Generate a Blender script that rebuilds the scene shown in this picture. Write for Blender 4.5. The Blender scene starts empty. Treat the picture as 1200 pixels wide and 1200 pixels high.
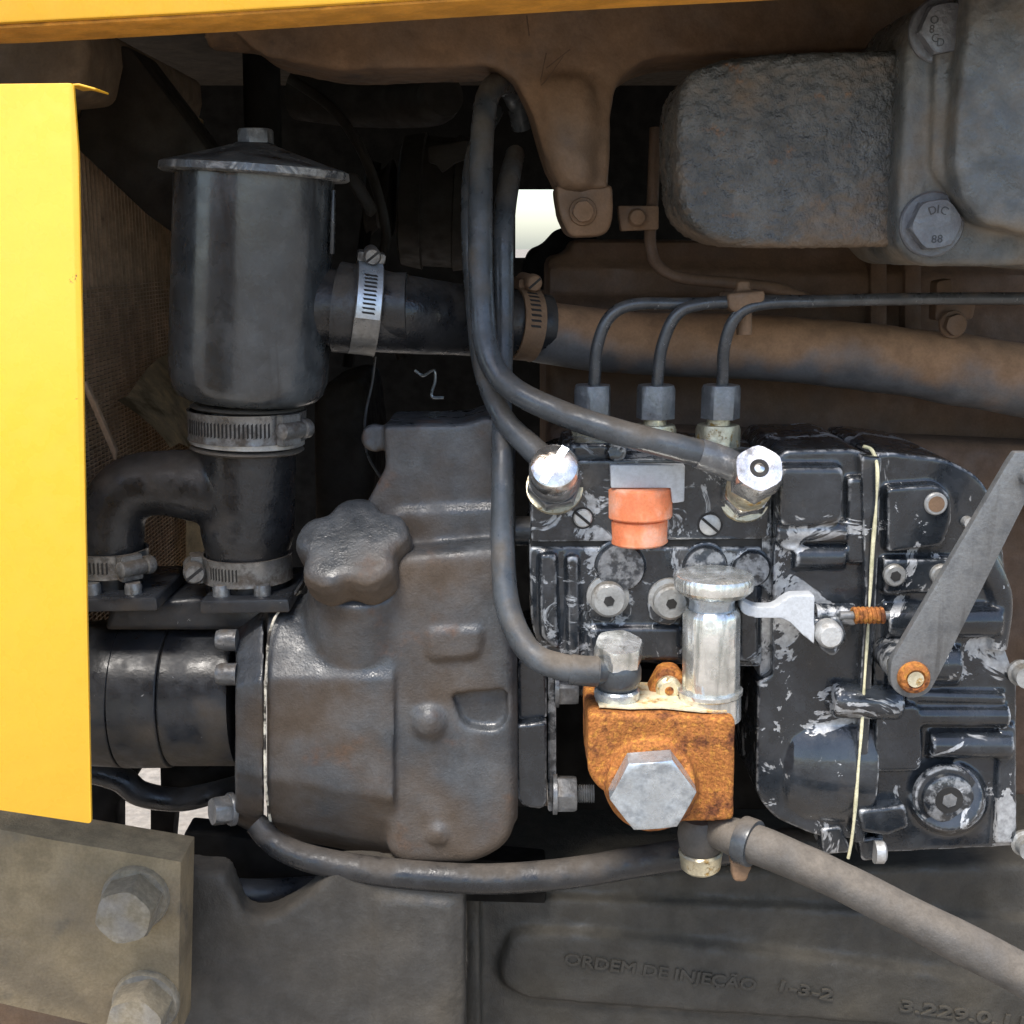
import bpy, bmesh, math, random
from mathutils import Vector, Matrix, noise

random.seed(7)
sc = bpy.context.scene
COL = sc.collection
R = math.radians

# ------------------------------------------------------------------ camera
PITCH = R(12.0)
DIST = 0.62                      # camera to the front plane of the injection pump
TAN = 0.255 / 0.62
CAM = Vector((0, -DIST * math.cos(PITCH), DIST * math.sin(PITCH)))
FWD = Vector((0, math.cos(PITCH), -math.sin(PITCH)))
UP = Vector((0, math.sin(PITCH), math.cos(PITCH)))
cd = bpy.data.cameras.new("camera")
cam = bpy.data.objects.new("camera", cd)
COL.objects.link(cam)
cam.location = CAM
cam.rotation_euler = (math.pi / 2 - PITCH, 0, 0)
cd.sensor_fit = 'HORIZONTAL'
cd.sensor_width = 36
cd.lens = 18 / TAN
cd.clip_start = 0.02
cd.clip_end = 3000
sc.camera = cam

# ------------------------------------------------------------------ sky, sun, exposure
SUN_EL, SUN_AZ = 62.0, -25.0     # sun over the photographer's left shoulder, behind thin cloud
w = bpy.data.worlds.new("World")
sc.world = w
w.use_nodes = True
wn = w.node_tree.nodes
bg = wn.get("Background") or wn.new("ShaderNodeBackground")
sky = wn.new("ShaderNodeTexSky")
sky.sky_type = 'NISHITA'
sky.sun_disc = False
sky.sun_elevation = R(SUN_EL)
sky.sun_rotation = R(180 - SUN_AZ)
sky.air_density = 1.0
sky.dust_density = 1.5
sky.ozone_density = 1.0
w.node_tree.links.new(sky.outputs[0], bg.inputs[0])
bg.inputs[1].default_value = 0.15
sd = bpy.data.lights.new("sun", 'SUN')
sd.energy = 2.7
sd.angle = R(20)
sd.color = (1.0, 0.95, 0.88)
so = bpy.data.objects.new("sun", sd)
COL.objects.link(so)
az = R(SUN_AZ)
sdir = Vector((math.sin(az) * math.cos(R(SUN_EL)), -math.cos(az) * math.cos(R(SUN_EL)), math.sin(R(SUN_EL))))
so.rotation_euler = sdir.to_track_quat('Z', 'Y').to_euler()
vs = sc.view_settings
vs.view_transform = 'Standard'
vs.look = 'None'
vs.exposure = 1.05
vs.gamma = 1
vs.use_curve_mapping = False
sc.cycles.max_bounces = 5
sc.cycles.diffuse_bounces = 3
sc.cycles.glossy_bounces = 3
sc.cycles.use_adaptive_sampling = True
sc.cycles.adaptive_threshold = 0.02

# ------------------------------------------------------------------ projection helpers
def W(px, py, y):
    """World point on the plane Y = y that the photograph shows at pixel (px, py)."""
    d = FWD + Vector(((px - 600) / 600 * TAN, 0, 0)) + UP * ((600 - py) / 600 * TAN)
    return CAM + d * ((y - CAM.y) / d.y)

def K(p):
    """Metres per photograph pixel at world point p."""
    return (p - CAM).dot(FWD) * TAN / 600

# ------------------------------------------------------------------ materials
def nd(nt, t, **kw):
    n = nt.nodes.new(t)
    for k, v in kw.items():
        setattr(n, k, v)
    return n

def mat(name, base, rough=0.5, metal=0.0, var=None, dust=None, chips=None, bump=None, fine=None,
        rust=None, bv=1.45, grit=0.13, coat=0.0, trans=0.0, spec=0.5, rvar=0.15, streak=None, edge=None):
    m = bpy.data.materials.new(name)
    m.use_nodes = True
    nt = m.node_tree
    L = nt.links.new
    bs = nt.nodes["Principled BSDF"]
    tc = nd(nt, "ShaderNodeTexCoord")
    co = tc.outputs["Object"]
    def noi(scale, detail=3, rough_=0.6, dist=0.0, vec=None):
        n = nd(nt, "ShaderNodeTexNoise")
        n.inputs["Scale"].default_value = scale
        n.inputs["Detail"].default_value = detail
        n.inputs["Roughness"].default_value = rough_
        n.inputs["Distortion"].default_value = dist
        L(vec or co, n.inputs["Vector"])
        return n.outputs[0]
    def ramp(src, a, b, inv=False):
        r = nd(nt, "ShaderNodeMapRange", interpolation_type='SMOOTHSTEP')
        r.inputs[1].default_value = a
        r.inputs[2].default_value = b
        r.inputs[3].default_value = 1.0 if inv else 0.0
        r.inputs[4].default_value = 0.0 if inv else 1.0
        L(src, r.inputs[0])
        return r.outputs[0]
    def math2(op, a, b):
        n = nd(nt, "ShaderNodeMath", operation=op)
        for i, v in enumerate((a, b)):
            if isinstance(v, (int, float)):
                n.inputs[i].default_value = v
            else:
                L(v, n.inputs[i])
        return n.outputs[0]
    def mixc(f, a, b):
        n = nd(nt, "ShaderNodeMix", data_type='RGBA')
        if isinstance(f, (int, float)):
            n.inputs[0].default_value = f
        else:
            L(f, n.inputs[0])
        for i, v in ((6, a), (7, b)):
            if isinstance(v, tuple):
                n.inputs[i].default_value = (*v, 1)
            else:
                L(v, n.inputs[i])
        return n.outputs[2]
    def mixf(f, a, b):
        n = nd(nt, "ShaderNodeMix", data_type='FLOAT')
        L(f, n.inputs[0])
        for i, v in ((2, a), (3, b)):
            if isinstance(v, (int, float)):
                n.inputs[i].default_value = v
            else:
                L(v, n.inputs[i])
        return n.outputs[0]
    col = base
    rg = None
    # broad tonal variation
    b2 = tuple(min(1, c * bv + (0.004 if bv > 1.2 else 0)) for c in base)
    col = mixc(ramp(noi(55, 3), 0.35, 0.7), base, b2)
    if var:
        c2, s, a, b = var
        col = mixc(ramp(noi(s, 4, 0.62), a, b), col, c2)
    rg = mixf(ramp(noi(90, 2), 0.3, 0.75), max(0.05, rough - rvar), min(1, rough + rvar))
    mt = metal
    h = None
    geo = nd(nt, "ShaderNodeNewGeometry")
    sep = nd(nt, "ShaderNodeSeparateXYZ")
    L(geo.outputs["Normal"], sep.inputs[0])
    if chips:
        cc, s, a, b, cm = chips
        f = ramp(noi(s, 5, 0.7, 0.9), a, b)
        if edge:
            pf = ramp(geo.outputs["Pointiness"], edge[0], edge[1])
            pf = math2('MULTIPLY', pf, ramp(noi(160, 4), 0.42, 0.6))
            f = math2('MAXIMUM', f, pf)
        cvar = mixc(ramp(noi(300, 4), 0.3, 0.7), cc, tuple(c * 0.62 for c in cc))
        col = mixc(f, col, cvar)
        rg = mixf(f, rg, 0.5)
        mt = mixf(f, metal, cm)
        h = math2('MULTIPLY', f, -1.2)
    if rust:
        rc, s, a, b = rust
        f = ramp(noi(s, 4, 0.7), a, b)
        rcol = mixc(ramp(noi(420, 3), 0.35, 0.65), rc, tuple(c * 0.45 for c in rc))
        col = mixc(f, col, rcol)
        rg = mixf(f, rg, 0.85)
        mt = mixf(f, mt, 0.0)
    if dust:
        dc, amt, s = dust[:3]
        upw = dust[3] if len(dust) > 3 else 0.28
        n1 = noi(s, 4, 0.6)
        up = math2('MULTIPLY', sep.outputs[2], upw)
        v = math2('ADD', math2('ADD', n1, up), amt - 0.5)
        f = ramp(v, 0.38, 0.72)
        f = math2('MULTIPLY', f, 0.92)
        dcol = mixc(ramp(noi(s * 4, 2), 0.3, 0.7), dc, tuple(c * 0.7 for c in dc))
        col = mixc(f, col, dcol)
        rg = mixf(f, rg, 0.88)
        mt = mixf(f, mt, 0.0)
    if streak:                      # grease and drip stains running down the surface
        scol, sx, a, b = streak
        mp = nd(nt, "ShaderNodeMapping")
        mp.inputs[3].default_value = (sx, sx, sx * 0.12)
        L(co, mp.inputs[0])
        f = ramp(noi(1.0, 3, 0.6, 0.4, mp.outputs[0]), a, b)
        f = math2('MULTIPLY', f, 0.8)
        col = mixc(f, col, scol)
        rg = mixf(f, rg, 0.32)
    if grit:                        # fine speckle of dirt and wear
        gf = ramp(noi(650, 3, 0.7), 0.36, 0.66)
        gs = nd(nt, "ShaderNodeMix", data_type='RGBA', blend_type='MULTIPLY')
        L(math2('MULTIPLY', gf, grit * 2.0), gs.inputs[0])
        L(col, gs.inputs[6])
        gs.inputs[7].default_value = (0.45, 0.43, 0.40, 1)
        col = gs.outputs[2]
    if isinstance(col, tuple):
        bs.inputs["Base Color"].default_value = (*col, 1)
    else:
        L(col, bs.inputs["Base Color"])
    L(rg, bs.inputs["Roughness"])
    if isinstance(mt, (int, float)):
        bs.inputs["Metallic"].default_value = mt
    else:
        L(mt, bs.inputs["Metallic"])
    bs.inputs["Coat Weight"].default_value = coat
    bs.inputs["Coat Roughness"].default_value = 0.15
    bs.inputs["Specular IOR Level"].default_value = spec
    if trans:
        bs.inputs["Subsurface Weight"].default_value = trans
        bs.inputs["Subsurface Radius"].default_value = (0.004, 0.002, 0.001)
        bs.inputs["Subsurface Scale"].default_value = 1.0
    # bump in metres
    terms = []
    if bump:
        terms.append((noi(bump[0], 3, 0.6), bump[1]))
    if fine:
        terms.append((noi(fine[0], 1, 0.5), fine[1]))
    hh = None
    for src, amp in terms:
        v = math2('MULTIPLY', src, amp)
        hh = v if hh is None else math2('ADD', hh, v)
    if h is not None:
        v = math2('MULTIPLY', h, 0.00012)
        hh = v if hh is None else math2('ADD', hh, v)
    if hh is not None:
        bp = nd(nt, "ShaderNodeBump")
        bp.inputs["Strength"].default_value = 1.0
        bp.inputs["Distance"].default_value = 1.0
        L(hh, bp.inputs["Height"])
        L(bp.outputs[0], bs.inputs["Normal"])
    return m

TAN_DUST = (0.24, 0.18, 0.115)
BROWN_DUST = (0.15, 0.095, 0.055)
M = {}
M['yellow'] = mat('yellow_paint', (0.82, 0.445, 0.03), 0.34, chips=((0.30, 0.15, 0.04), 55, 0.70, 0.715, 0.0), var=((0.80, 0.42, 0.028), 7, 0.4, 0.8), coat=0.25, bv=1.02, grit=0.03,
                  dust=((0.45, 0.27, 0.09), 0.13, 50), bump=(14, 0.0009), fine=(900, 0.00002))
M['hood_yellow'] = mat('hood_yellow_paint', (0.82, 0.43, 0.028), 0.4, coat=0.2, bv=1.02, grit=0.05, dust=((0.35, 0.2, 0.06), 0.05, 60), bump=(20, 0.0006))
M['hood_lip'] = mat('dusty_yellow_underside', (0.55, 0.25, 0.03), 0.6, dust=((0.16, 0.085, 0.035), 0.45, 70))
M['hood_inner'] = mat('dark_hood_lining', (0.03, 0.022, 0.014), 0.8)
M['filter'] = mat('oily_black_paint', (0.032, 0.037, 0.041), 0.30, var=((0.085, 0.094, 0.100), 40, 0.45, 0.7),
                  dust=((0.10, 0.085, 0.068), 0.34, 40), fine=(700, 0.00005), bump=(120, 0.00025),
                  streak=((0.018, 0.019, 0.021), 70, 0.52, 0.74), coat=0.5, rvar=0.10)
M['lid'] = mat('worn_black_lid', (0.03, 0.033, 0.037), 0.36, dust=((0.16, 0.15, 0.14), 0.30, 80),
               chips=((0.55, 0.55, 0.55), 150, 0.60, 0.66, 0.6), bump=(150, 0.0003))
M['pump_black'] = mat('black_gear_pump_paint', (0.018, 0.02, 0.024), 0.40, dust=((0.10, 0.078, 0.056), 0.44, 40, -0.15),
                      chips=((0.4, 0.4, 0.4), 170, 0.68, 0.72, 0.5), bump=(130, 0.0003), fine=(800, 0.00005))
M['casting'] = mat('dusty_grey_casting', (0.040, 0.044, 0.049), 0.38, dust=((0.100, 0.068, 0.042), 0.535, 16, -0.18),
                   bump=(420, 0.00032), fine=(900, 0.00018), var=((0.085, 0.09, 0.096), 35, 0.42, 0.68),
                   rust=((0.15, 0.070, 0.034), 20, 0.58, 0.78))
M['brown'] = mat('brown_dusty_casting', (0.13, 0.082, 0.05), 0.62, dust=((0.28, 0.165, 0.09), 0.56, 26, 0.05),
                 bump=(180, 0.0005), fine=(900, 0.0001), var=((0.03, 0.028, 0.026), 28, 0.52, 0.68),
                 rust=((0.24, 0.10, 0.04), 40, 0.66, 0.8))
M['brown_pipe'] = mat('brown_dusty_pipe', (0.075, 0.075, 0.078), 0.46, dust=((0.36, 0.20, 0.10), 0.60, 20, 0.32),
                      bump=(90, 0.0004), rust=((0.26, 0.12, 0.05), 40, 0.64, 0.78))
M['rough_cast'] = mat('rough_sand_cast_iron', (0.050, 0.050, 0.047), 0.36, var=((0.10, 0.098, 0.09), 70, 0.45, 0.68),
                      dust=((0.19, 0.135, 0.09), 0.44, 26, -0.24), bump=(420, 0.0010), fine=(900, 0.0005),
                      rust=((0.34, 0.15, 0.05), 45, 0.60, 0.76))
M['flange'] = mat('grey_painted_flange', (0.062, 0.067, 0.068), 0.36, var=((0.13, 0.13, 0.122), 40, 0.42, 0.68),
                  dust=((0.24, 0.19, 0.135), 0.46, 30, -0.1), bump=(300, 0.0005), fine=(900, 0.0001), rust=((0.25, 0.12, 0.06), 50, 0.68, 0.8))
M['chipped'] = mat('chipped_black_paint', (0.013, 0.016, 0.020), 0.24, var=((0.03, 0.035, 0.042), 60, 0.45, 0.72),
                   chips=((0.50, 0.51, 0.52), 24, 0.575, 0.60, 0.45), edge=(0.522, 0.555), coat=0.4,
                   dust=((0.105, 0.082, 0.058), 0.32, 34, -0.14), bump=(140, 0.0003), fine=(700, 0.00005))
M['chipped_more'] = mat('badly_chipped_black_paint', (0.013, 0.016, 0.020), 0.24, var=((0.034, 0.040, 0.048), 80, 0.45, 0.7),
                        chips=((0.42, 0.44, 0.46), 48, 0.545, 0.60, 0.4), edge=(0.518, 0.55), coat=0.3,
                        dust=((0.14, 0.11, 0.078), 0.36, 40, -0.08), bump=(150, 0.0004), fine=(700, 0.00006))
M['dull_alu'] = mat('dirty_aluminium', (0.26, 0.26, 0.25), 0.5, metal=0.4, dust=((0.15, 0.13, 0.10), 0.34, 140), bump=(350, 0.0003))
M['alu'] = mat('bare_aluminium', (0.42, 0.42, 0.41), 0.5, metal=0.6, dust=((0.16, 0.14, 0.11), 0.25, 120), bump=(350, 0.0003))
M['zinc'] = mat('zinc_plated_steel', (0.50, 0.545, 0.58), 0.32, metal=0.7, var=((0.36, 0.40, 0.44), 110, 0.4, 0.7), bump=(260, 0.00015), fine=(900, 0.00004),
                dust=((0.35, 0.31, 0.24), 0.02, 90))
M['nickel'] = mat('bright_nickel', (0.62, 0.60, 0.57), 0.22, metal=0.92, var=((0.36, 0.33, 0.29), 120, 0.5, 0.75), bump=(240, 0.0002),
                  dust=((0.26, 0.21, 0.14), 0.08, 140))
M['clear_zinc'] = mat('pale_plated_cylinder', (0.70, 0.705, 0.67), 0.22, metal=0.8, var=((0.52, 0.525, 0.49), 90, 0.4, 0.7),
                      streak=((0.30, 0.31, 0.285), 160, 0.52, 0.7), bump=(160, 0.0002), grit=0.06)
M['brass_zinc'] = mat('yellowed_plated_steel', (0.55, 0.50, 0.36), 0.42, metal=0.7, rust=((0.42, 0.25, 0.06), 130, 0.52, 0.66),
                      dust=((0.25, 0.21, 0.14), 0.22, 110), bump=(300, 0.0003))
M['dark_nut'] = mat('dull_grey_steel', (0.15, 0.155, 0.16), 0.42, metal=0.5, var=((0.3, 0.3, 0.3), 150, 0.5, 0.72),
                    dust=((0.15, 0.12, 0.09), 0.26, 110), bump=(300, 0.0003), rust=((0.2, 0.1, 0.05), 90, 0.68, 0.78))
M['head'] = mat('stamped_bolt_head', (0.115, 0.12, 0.13), 0.42, metal=0.35, var=((0.12, 0.12, 0.13), 90, 0.45, 0.7),
                dust=((0.2, 0.15, 0.12), 0.22, 90), bump=(300, 0.0004), rust=((0.2, 0.09, 0.05), 80, 0.64, 0.76))
M['rim'] = mat('worn_lid_rim', (0.10, 0.105, 0.11), 0.36, metal=0.3, chips=((0.5, 0.5, 0.49), 60, 0.47, 0.58, 0.5), dust=((0.1, 0.085, 0.07), 0.3, 90), bump=(300, 0.0003))
M['dusty_bolt'] = mat('dust_covered_bolt', (0.22, 0.21, 0.19), 0.42, metal=0.4, dust=((0.27, 0.22, 0.14), 0.58, 60), bump=(300, 0.0004))
M['rust'] = mat('orange_rust', (0.34, 0.125, 0.032), 0.82, var=((0.56, 0.25, 0.05), 330, 0.48, 0.66), spec=0.25, grit=0.42,
                rust=((0.20, 0.07, 0.03), 60, 0.48, 0.66), bump=(420, 0.0007), fine=(900, 0.0002), rvar=0.08)
M['rust_pale'] = mat('pale_block_top', (0.58, 0.51, 0.35), 0.5, metal=0.15, rust=((0.62, 0.36, 0.12), 90, 0.5, 0.66), bump=(320, 0.0003))
M['hose_grey'] = mat('dusty_grey_rubber', (0.042, 0.048, 0.054), 0.34, dust=((0.14, 0.115, 0.088), 0.38, 40), bump=(110, 0.0003), fine=(900, 0.00006),
                     var=((0.075, 0.085, 0.095), 50, 0.45, 0.68))
M['hose_tan'] = mat('tan_dusty_rubber', (0.066, 0.060, 0.053), 0.6, dust=((0.165, 0.140, 0.112), 0.46, 36), bump=(150, 0.0005), fine=(900, 0.0002),
                    var=((0.09, 0.085, 0.08), 70, 0.5, 0.72))
M['rubber'] = mat('black_rubber', (0.014, 0.015, 0.017), 0.34, dust=((0.085, 0.07, 0.055), 0.36, 45), bump=(160, 0.0004), fine=(800, 0.0001))
M['band'] = mat('hose_clamp_steel', (0.20, 0.20, 0.195), 0.38, metal=0.6, dust=((0.09, 0.072, 0.055), 0.5, 120), bump=(300, 0.0002),
                var=((0.16, 0.16, 0.155), 120, 0.45, 0.7))
M['bright_band'] = mat('bright_clamp_steel', (0.42, 0.46, 0.50), 0.38, metal=0.6, dust=((0.14, 0.115, 0.09), 0.1, 120), bump=(300, 0.0002))
M['slot'] = mat('dark_slot', (0.012, 0.011, 0.01), 0.8)
M['pipe_steel'] = mat('injector_pipe_steel', (0.065, 0.068, 0.072), 0.38, metal=0.35, dust=((0.20, 0.155, 0.115), 0.24, 90),
                      chips=((0.4, 0.4, 0.4), 240, 0.62, 0.68, 0.6), bump=(200, 0.0002))
M['arm'] = mat('flat_bar_steel', (0.17, 0.175, 0.177), 0.42, metal=0.4, bv=1.15, var=((0.12, 0.123, 0.126), 90, 0.45, 0.7),
               dust=((0.22, 0.195, 0.165), 0.3, 50), streak=((0.11, 0.11, 0.11), 140, 0.55, 0.75), bump=(260, 0.0004), fine=(900, 0.0001), rust=((0.2, 0.12, 0.09), 60, 0.66, 0.76))
M['beige'] = mat('beige_dusted_plate', (0.15, 0.118, 0.075), 0.6, dust=((0.33, 0.25, 0.14), 0.60, 24), bump=(160, 0.0006), fine=(900, 0.0002),
                 var=((0.07, 0.066, 0.056), 40, 0.52, 0.7))
M['block'] = mat('dark_engine_block', (0.030, 0.028, 0.024), 0.5, dust=((0.066, 0.056, 0.040), 0.50, 22), bump=(220, 0.0006), fine=(900, 0.0002))
M['grey_block'] = mat('dark_grey_front_support', (0.036, 0.034, 0.031), 0.44, dust=((0.074, 0.062, 0.046), 0.50, 22), bump=(200, 0.0006), fine=(900, 0.0001))
M['brown_block'] = mat('brown_engine_side', (0.085, 0.050, 0.030), 0.72, dust=((0.15, 0.088, 0.048), 0.5, 25), bump=(160, 0.0005))
M['black'] = mat('black_parts_and_shade', (0.005, 0.0045, 0.004), 0.8, spec=0.12)  # near black with specular cut; bay shade put into the colour, also black parts
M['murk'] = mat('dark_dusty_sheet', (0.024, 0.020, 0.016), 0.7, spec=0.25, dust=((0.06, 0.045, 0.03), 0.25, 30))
M['fin'] = mat('radiator_fin', (0.50, 0.35, 0.23), 0.6, metal=0.2, dust=((0.10, 0.07, 0.045), 0.3, 60))
M['blade'] = mat('olive_fan_blade', (0.62, 0.53, 0.36), 0.7, dust=((0.2, 0.16, 0.1), 0.3, 40))
M['tank'] = mat('brown_radiator_tank', (0.15, 0.105, 0.065), 0.7, dust=((0.2, 0.14, 0.09), 0.35, 30), bump=(80, 0.0004))
M['orange'] = mat('faded_orange_plastic', (0.78, 0.23, 0.10), 0.4, var=((0.82, 0.42, 0.29), 60, 0.44, 0.68), trans=0.25, bump=(140, 0.0003),
                  dust=((0.5, 0.33, 0.24), 0.08, 100))
M['white'] = mat('white_paint', (0.47, 0.49, 0.51), 0.4, bv=1.1, var=((0.36, 0.37, 0.38), 60, 0.5, 0.75), dust=((0.35, 0.32, 0.28), 0.04, 120), bump=(200, 0.0002))
M['sealant'] = mat('dried_pale_sealant', (0.58, 0.54, 0.36), 0.6, var=((0.42, 0.40, 0.24), 140, 0.4, 0.7), bump=(300, 0.0004))
M['sealant_w'] = mat('pale_gasket_edge', (0.62, 0.57, 0.46), 0.55, rust=((0.06, 0.05, 0.04), 60, 0.42, 0.56), bump=(300, 0.0004))
M['ground'] = mat('pale_sandy_ground', (0.26, 0.225, 0.18), 0.9, var=((0.22, 0.185, 0.145), 0.8, 0.4, 0.7), bump=(6, 0.02))

# ------------------------------------------------------------------ mesh helpers
def rounded(pts, seg=5):
    """2D outline with per-corner radius (px, py[, r]) -> list of points."""
    out = []
    n = len(pts)
    for i in range(n):
        p = Vector(pts[i][:2])
        r = pts[i][2] if len(pts[i]) > 2 else 0
        if r <= 0:
            out.append(p)
            continue
        a = Vector(pts[i - 1][:2]) - p
        b = Vector(pts[(i + 1) % n][:2]) - p
        la, lb = a.length, b.length
        r = min(r, la * 0.49, lb * 0.49)
        a = p + a.normalized() * r
        b = p + b.normalized() * r
        for k in range(seg + 1):
            t = k / seg
            out.append(a * (1 - t) ** 2 + p * 2 * t * (1 - t) + b * t * t)
    return out

def circ(cx, cy, rx, ry=None, n=28, a0=0):
    ry = ry or rx
    return [(cx + rx * math.cos(a0 + 2 * math.pi * i / n), cy + ry * math.sin(a0 + 2 * math.pi * i / n)) for i in range(n)]

def prism(pts, y0, dep, bev=0.0012, seg=2, taper=0.0, back=False):
    """Outline (pixels on the plane Y = y0) pushed straight back by dep metres."""
    bm = bmesh.new()
    ps = [W(p[0], p[1], y0) for p in rounded(pts)]
    vs_ = [bm.verts.new(p) for p in ps]
    f = bm.faces.new(vs_)
    c = sum(ps, Vector()) / len(ps)
    r = bmesh.ops.extrude_face_region(bm, geom=[f])
    nv = [g for g in r['geom'] if isinstance(g, bmesh.types.BMVert)]
    for v in nv:
        v.co.y += dep
        if taper:
            v.co.x += (v.co.x - c.x) * taper
            v.co.z += (v.co.z - c.z) * taper
    bmesh.ops.recalc_face_normals(bm, faces=bm.faces)
    if bev > 0:
        ed = [e for e in bm.edges if all(abs(v.co.y - y0) < 1e-7 for v in e.verts) and e.calc_face_angle(0) > 0.6]
        if back:
            ed += [e for e in bm.edges if all(abs(v.co.y - y0 - dep) < 1e-7 for v in e.verts)]
        ed += [e for e in bm.edges if abs(e.verts[0].co.y - e.verts[1].co.y) > 1e-6 and e.calc_face_angle(0) > 0.6]
        bmesh.ops.bevel(bm, geom=ed, offset=bev, segments=seg, affect='EDGES', profile=0.5, clamp_overlap=True)
    return bm

def box(x0, x1, y0, y1, z0, z1, bev=0.0):
    bm = bmesh.new()
    bmesh.ops.create_cube(bm, size=1)
    for v in bm.verts:
        v.co = Vector(((x0 + x1) / 2 + v.co.x * (x1 - x0), (y0 + y1) / 2 + v.co.y * (y1 - y0), (z0 + z1) / 2 + v.co.z * (z1 - z0)))
    if bev:
        bmesh.ops.bevel(bm, geom=bm.edges[:], offset=bev, segments=2, affect='EDGES', profile=0.5)
    return bm

def frame(d):
    d = d.normalized()
    u = d.orthogonal().normalized()
    if abs(d.x) < 0.6:
        u = Vector((1, 0, 0)) - d * d.x
    else:
        u = Vector((0, 0, 1)) - d * d.z
    u.normalize()
    return u, d.cross(u)

def lathe(p0, p1, prof, n=48, rot=0.0, lobes=None):
    """Revolve prof [(fraction of the axis, radius in metres)] about p0 -> p1, closed by caps."""
    bm = bmesh.new()
    d = p1 - p0
    u, v = frame(d)
    rings = []
    for s, r in prof:
        c = p0 + d * s
        ring = []
        for i in range(n):
            a = rot + 2 * math.pi * i / n
            rr = r * (lobes(a) if lobes else 1)
            ring.append(bm.verts.new(c + (u * math.cos(a) + v * math.sin(a)) * max(rr, 1e-5)))
        rings.append(ring)
    for a, b in zip(rings, rings[1:]):
        for i in range(n):
            bm.faces.new((a[i], a[(i + 1) % n], b[(i + 1) % n], b[i]))
    bm.faces.new(rings[0])
    bm.faces.new(rings[-1])
    bmesh.ops.recalc_face_normals(bm, faces=bm.faces)
    return bm

def lpx(a, b, prof, n=48, rot=0.0, lobes=None):
    """lathe between two (px, py, y) points; radii in photograph pixels."""
    p0, p1 = W(*a), W(*b)
    return lathe(p0, p1, [(s, r * K(p0.lerp(p1, min(1, max(0, s))))) for s, r in prof], n, rot, lobes)

def catmull(pts, sub=8):
    out = []
    P_ = [pts[0] + (pts[0] - pts[1])] + pts + [pts[-1] + (pts[-1] - pts[-2])]
    for i in range(1, len(P_) - 2):
        a, b, c, d = P_[i - 1], P_[i], P_[i + 1], P_[i + 2]
        for k in range(sub):
            t = k / sub
            out.append(0.5 * (2 * b + (c - a) * t + (2 * a - 5 * b + 4 * c - d) * t * t + (3 * b - a - 3 * c + d) * t ** 3))
    out.append(pts[-1])
    return out

def sweep(pts, radii, n=16):
    bm = bmesh.new()
    u = None
    rings = []
    for i, p in enumerate(pts):
        t = (pts[min(i + 1, len(pts) - 1)] - pts[max(i - 1, 0)]).normalized()
        if u is None:
            u = t.orthogonal().normalized()
        else:
            u = (u - t * u.dot(t)).normalized()
        v = t.cross(u)
        r = radii[i]
        rings.append([bm.verts.new(p + (u * math.cos(2 * math.pi * k / n) + v * math.sin(2 * math.pi * k / n)) * r) for k in range(n)])
    for a, b in zip(rings, rings[1:]):
        for i in range(n):
            bm.faces.new((a[i], a[(i + 1) % n], b[(i + 1) % n], b[i]))
    bm.faces.new(rings[0])
    bm.faces.new(rings[-1])
    bmesh.ops.recalc_face_normals(bm, faces=bm.faces)
    return bm

def tube(pts, r, n=16, sub=8, wob=0.0):
    """Smooth tube through (px, py, y[, r px]) points, radius r in pixels."""
    P3 = [W(*p[:3]) for p in pts]
    rr = [(p[3] if len(p) > 3 else r) * K(q) for p, q in zip(pts, P3)]
    path = catmull(P3, sub)
    rad = []
    for i in range(len(path)):
        f = i / sub
        k = min(int(f), len(rr) - 2)
        t = f - k
        rad.append((rr[k] * (1 - t) + rr[k + 1] * t) * (1 + wob * noise.noise(path[i] * 60)))
    return sweep(path, rad, n)

def hexa(c, d, r, h, rot=0.0, cham=0.12):
    """Hexagonal head: axis d from base centre c, corner radius r, height h, chamfered corners."""
    d = d.normalized()
    bm = bmesh.new()
    u, v = frame(d)
    n = 24
    def prof(a, rr):
        k = (a % (math.pi / 3)) - math.pi / 6
        return rr * math.cos(math.pi / 6) / math.cos(k)
    rings = []
    for s, lim in ((0.0, None), (1.0 - cham, None), (1.0, 0.92), (1.0, 0.80), (1.0, 0.3)):
        ring = []
        for i in range(n):
            a = 2 * math.pi * i / n
            q = prof(a, r)
            z = s * h
            if lim is None:
                if s > 0:                       # chamfer arcs bite deeper at the corners
                    z = h * (1 - cham * (0.25 + 1.1 * max(0, (q / r - 0.866) / 0.134)))
            else:
                q = min(q * 0.985, r * lim)
            b = a + rot
            ring.append(bm.verts.new(c + d * z + (u * math.cos(b) + v * math.sin(b)) * q))
        rings.append(ring)
    for a, b in zip(rings, rings[1:]):
        for i in range(n):
            bm.faces.new((a[i], a[(i + 1) % n], b[(i + 1) % n], b[i]))
    bm.faces.new(rings[0])
    bm.faces.new(rings[-1])
    bmesh.ops.recalc_face_normals(bm, faces=bm.faces)
    return bm

def join(*bms):
    out = bmesh.new()
    for b in bms:
        me = bpy.data.meshes.new("tmp")
        b.to_mesh(me)
        out.from_mesh(me)
        bpy.data.meshes.remove(me)
    return out

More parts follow.
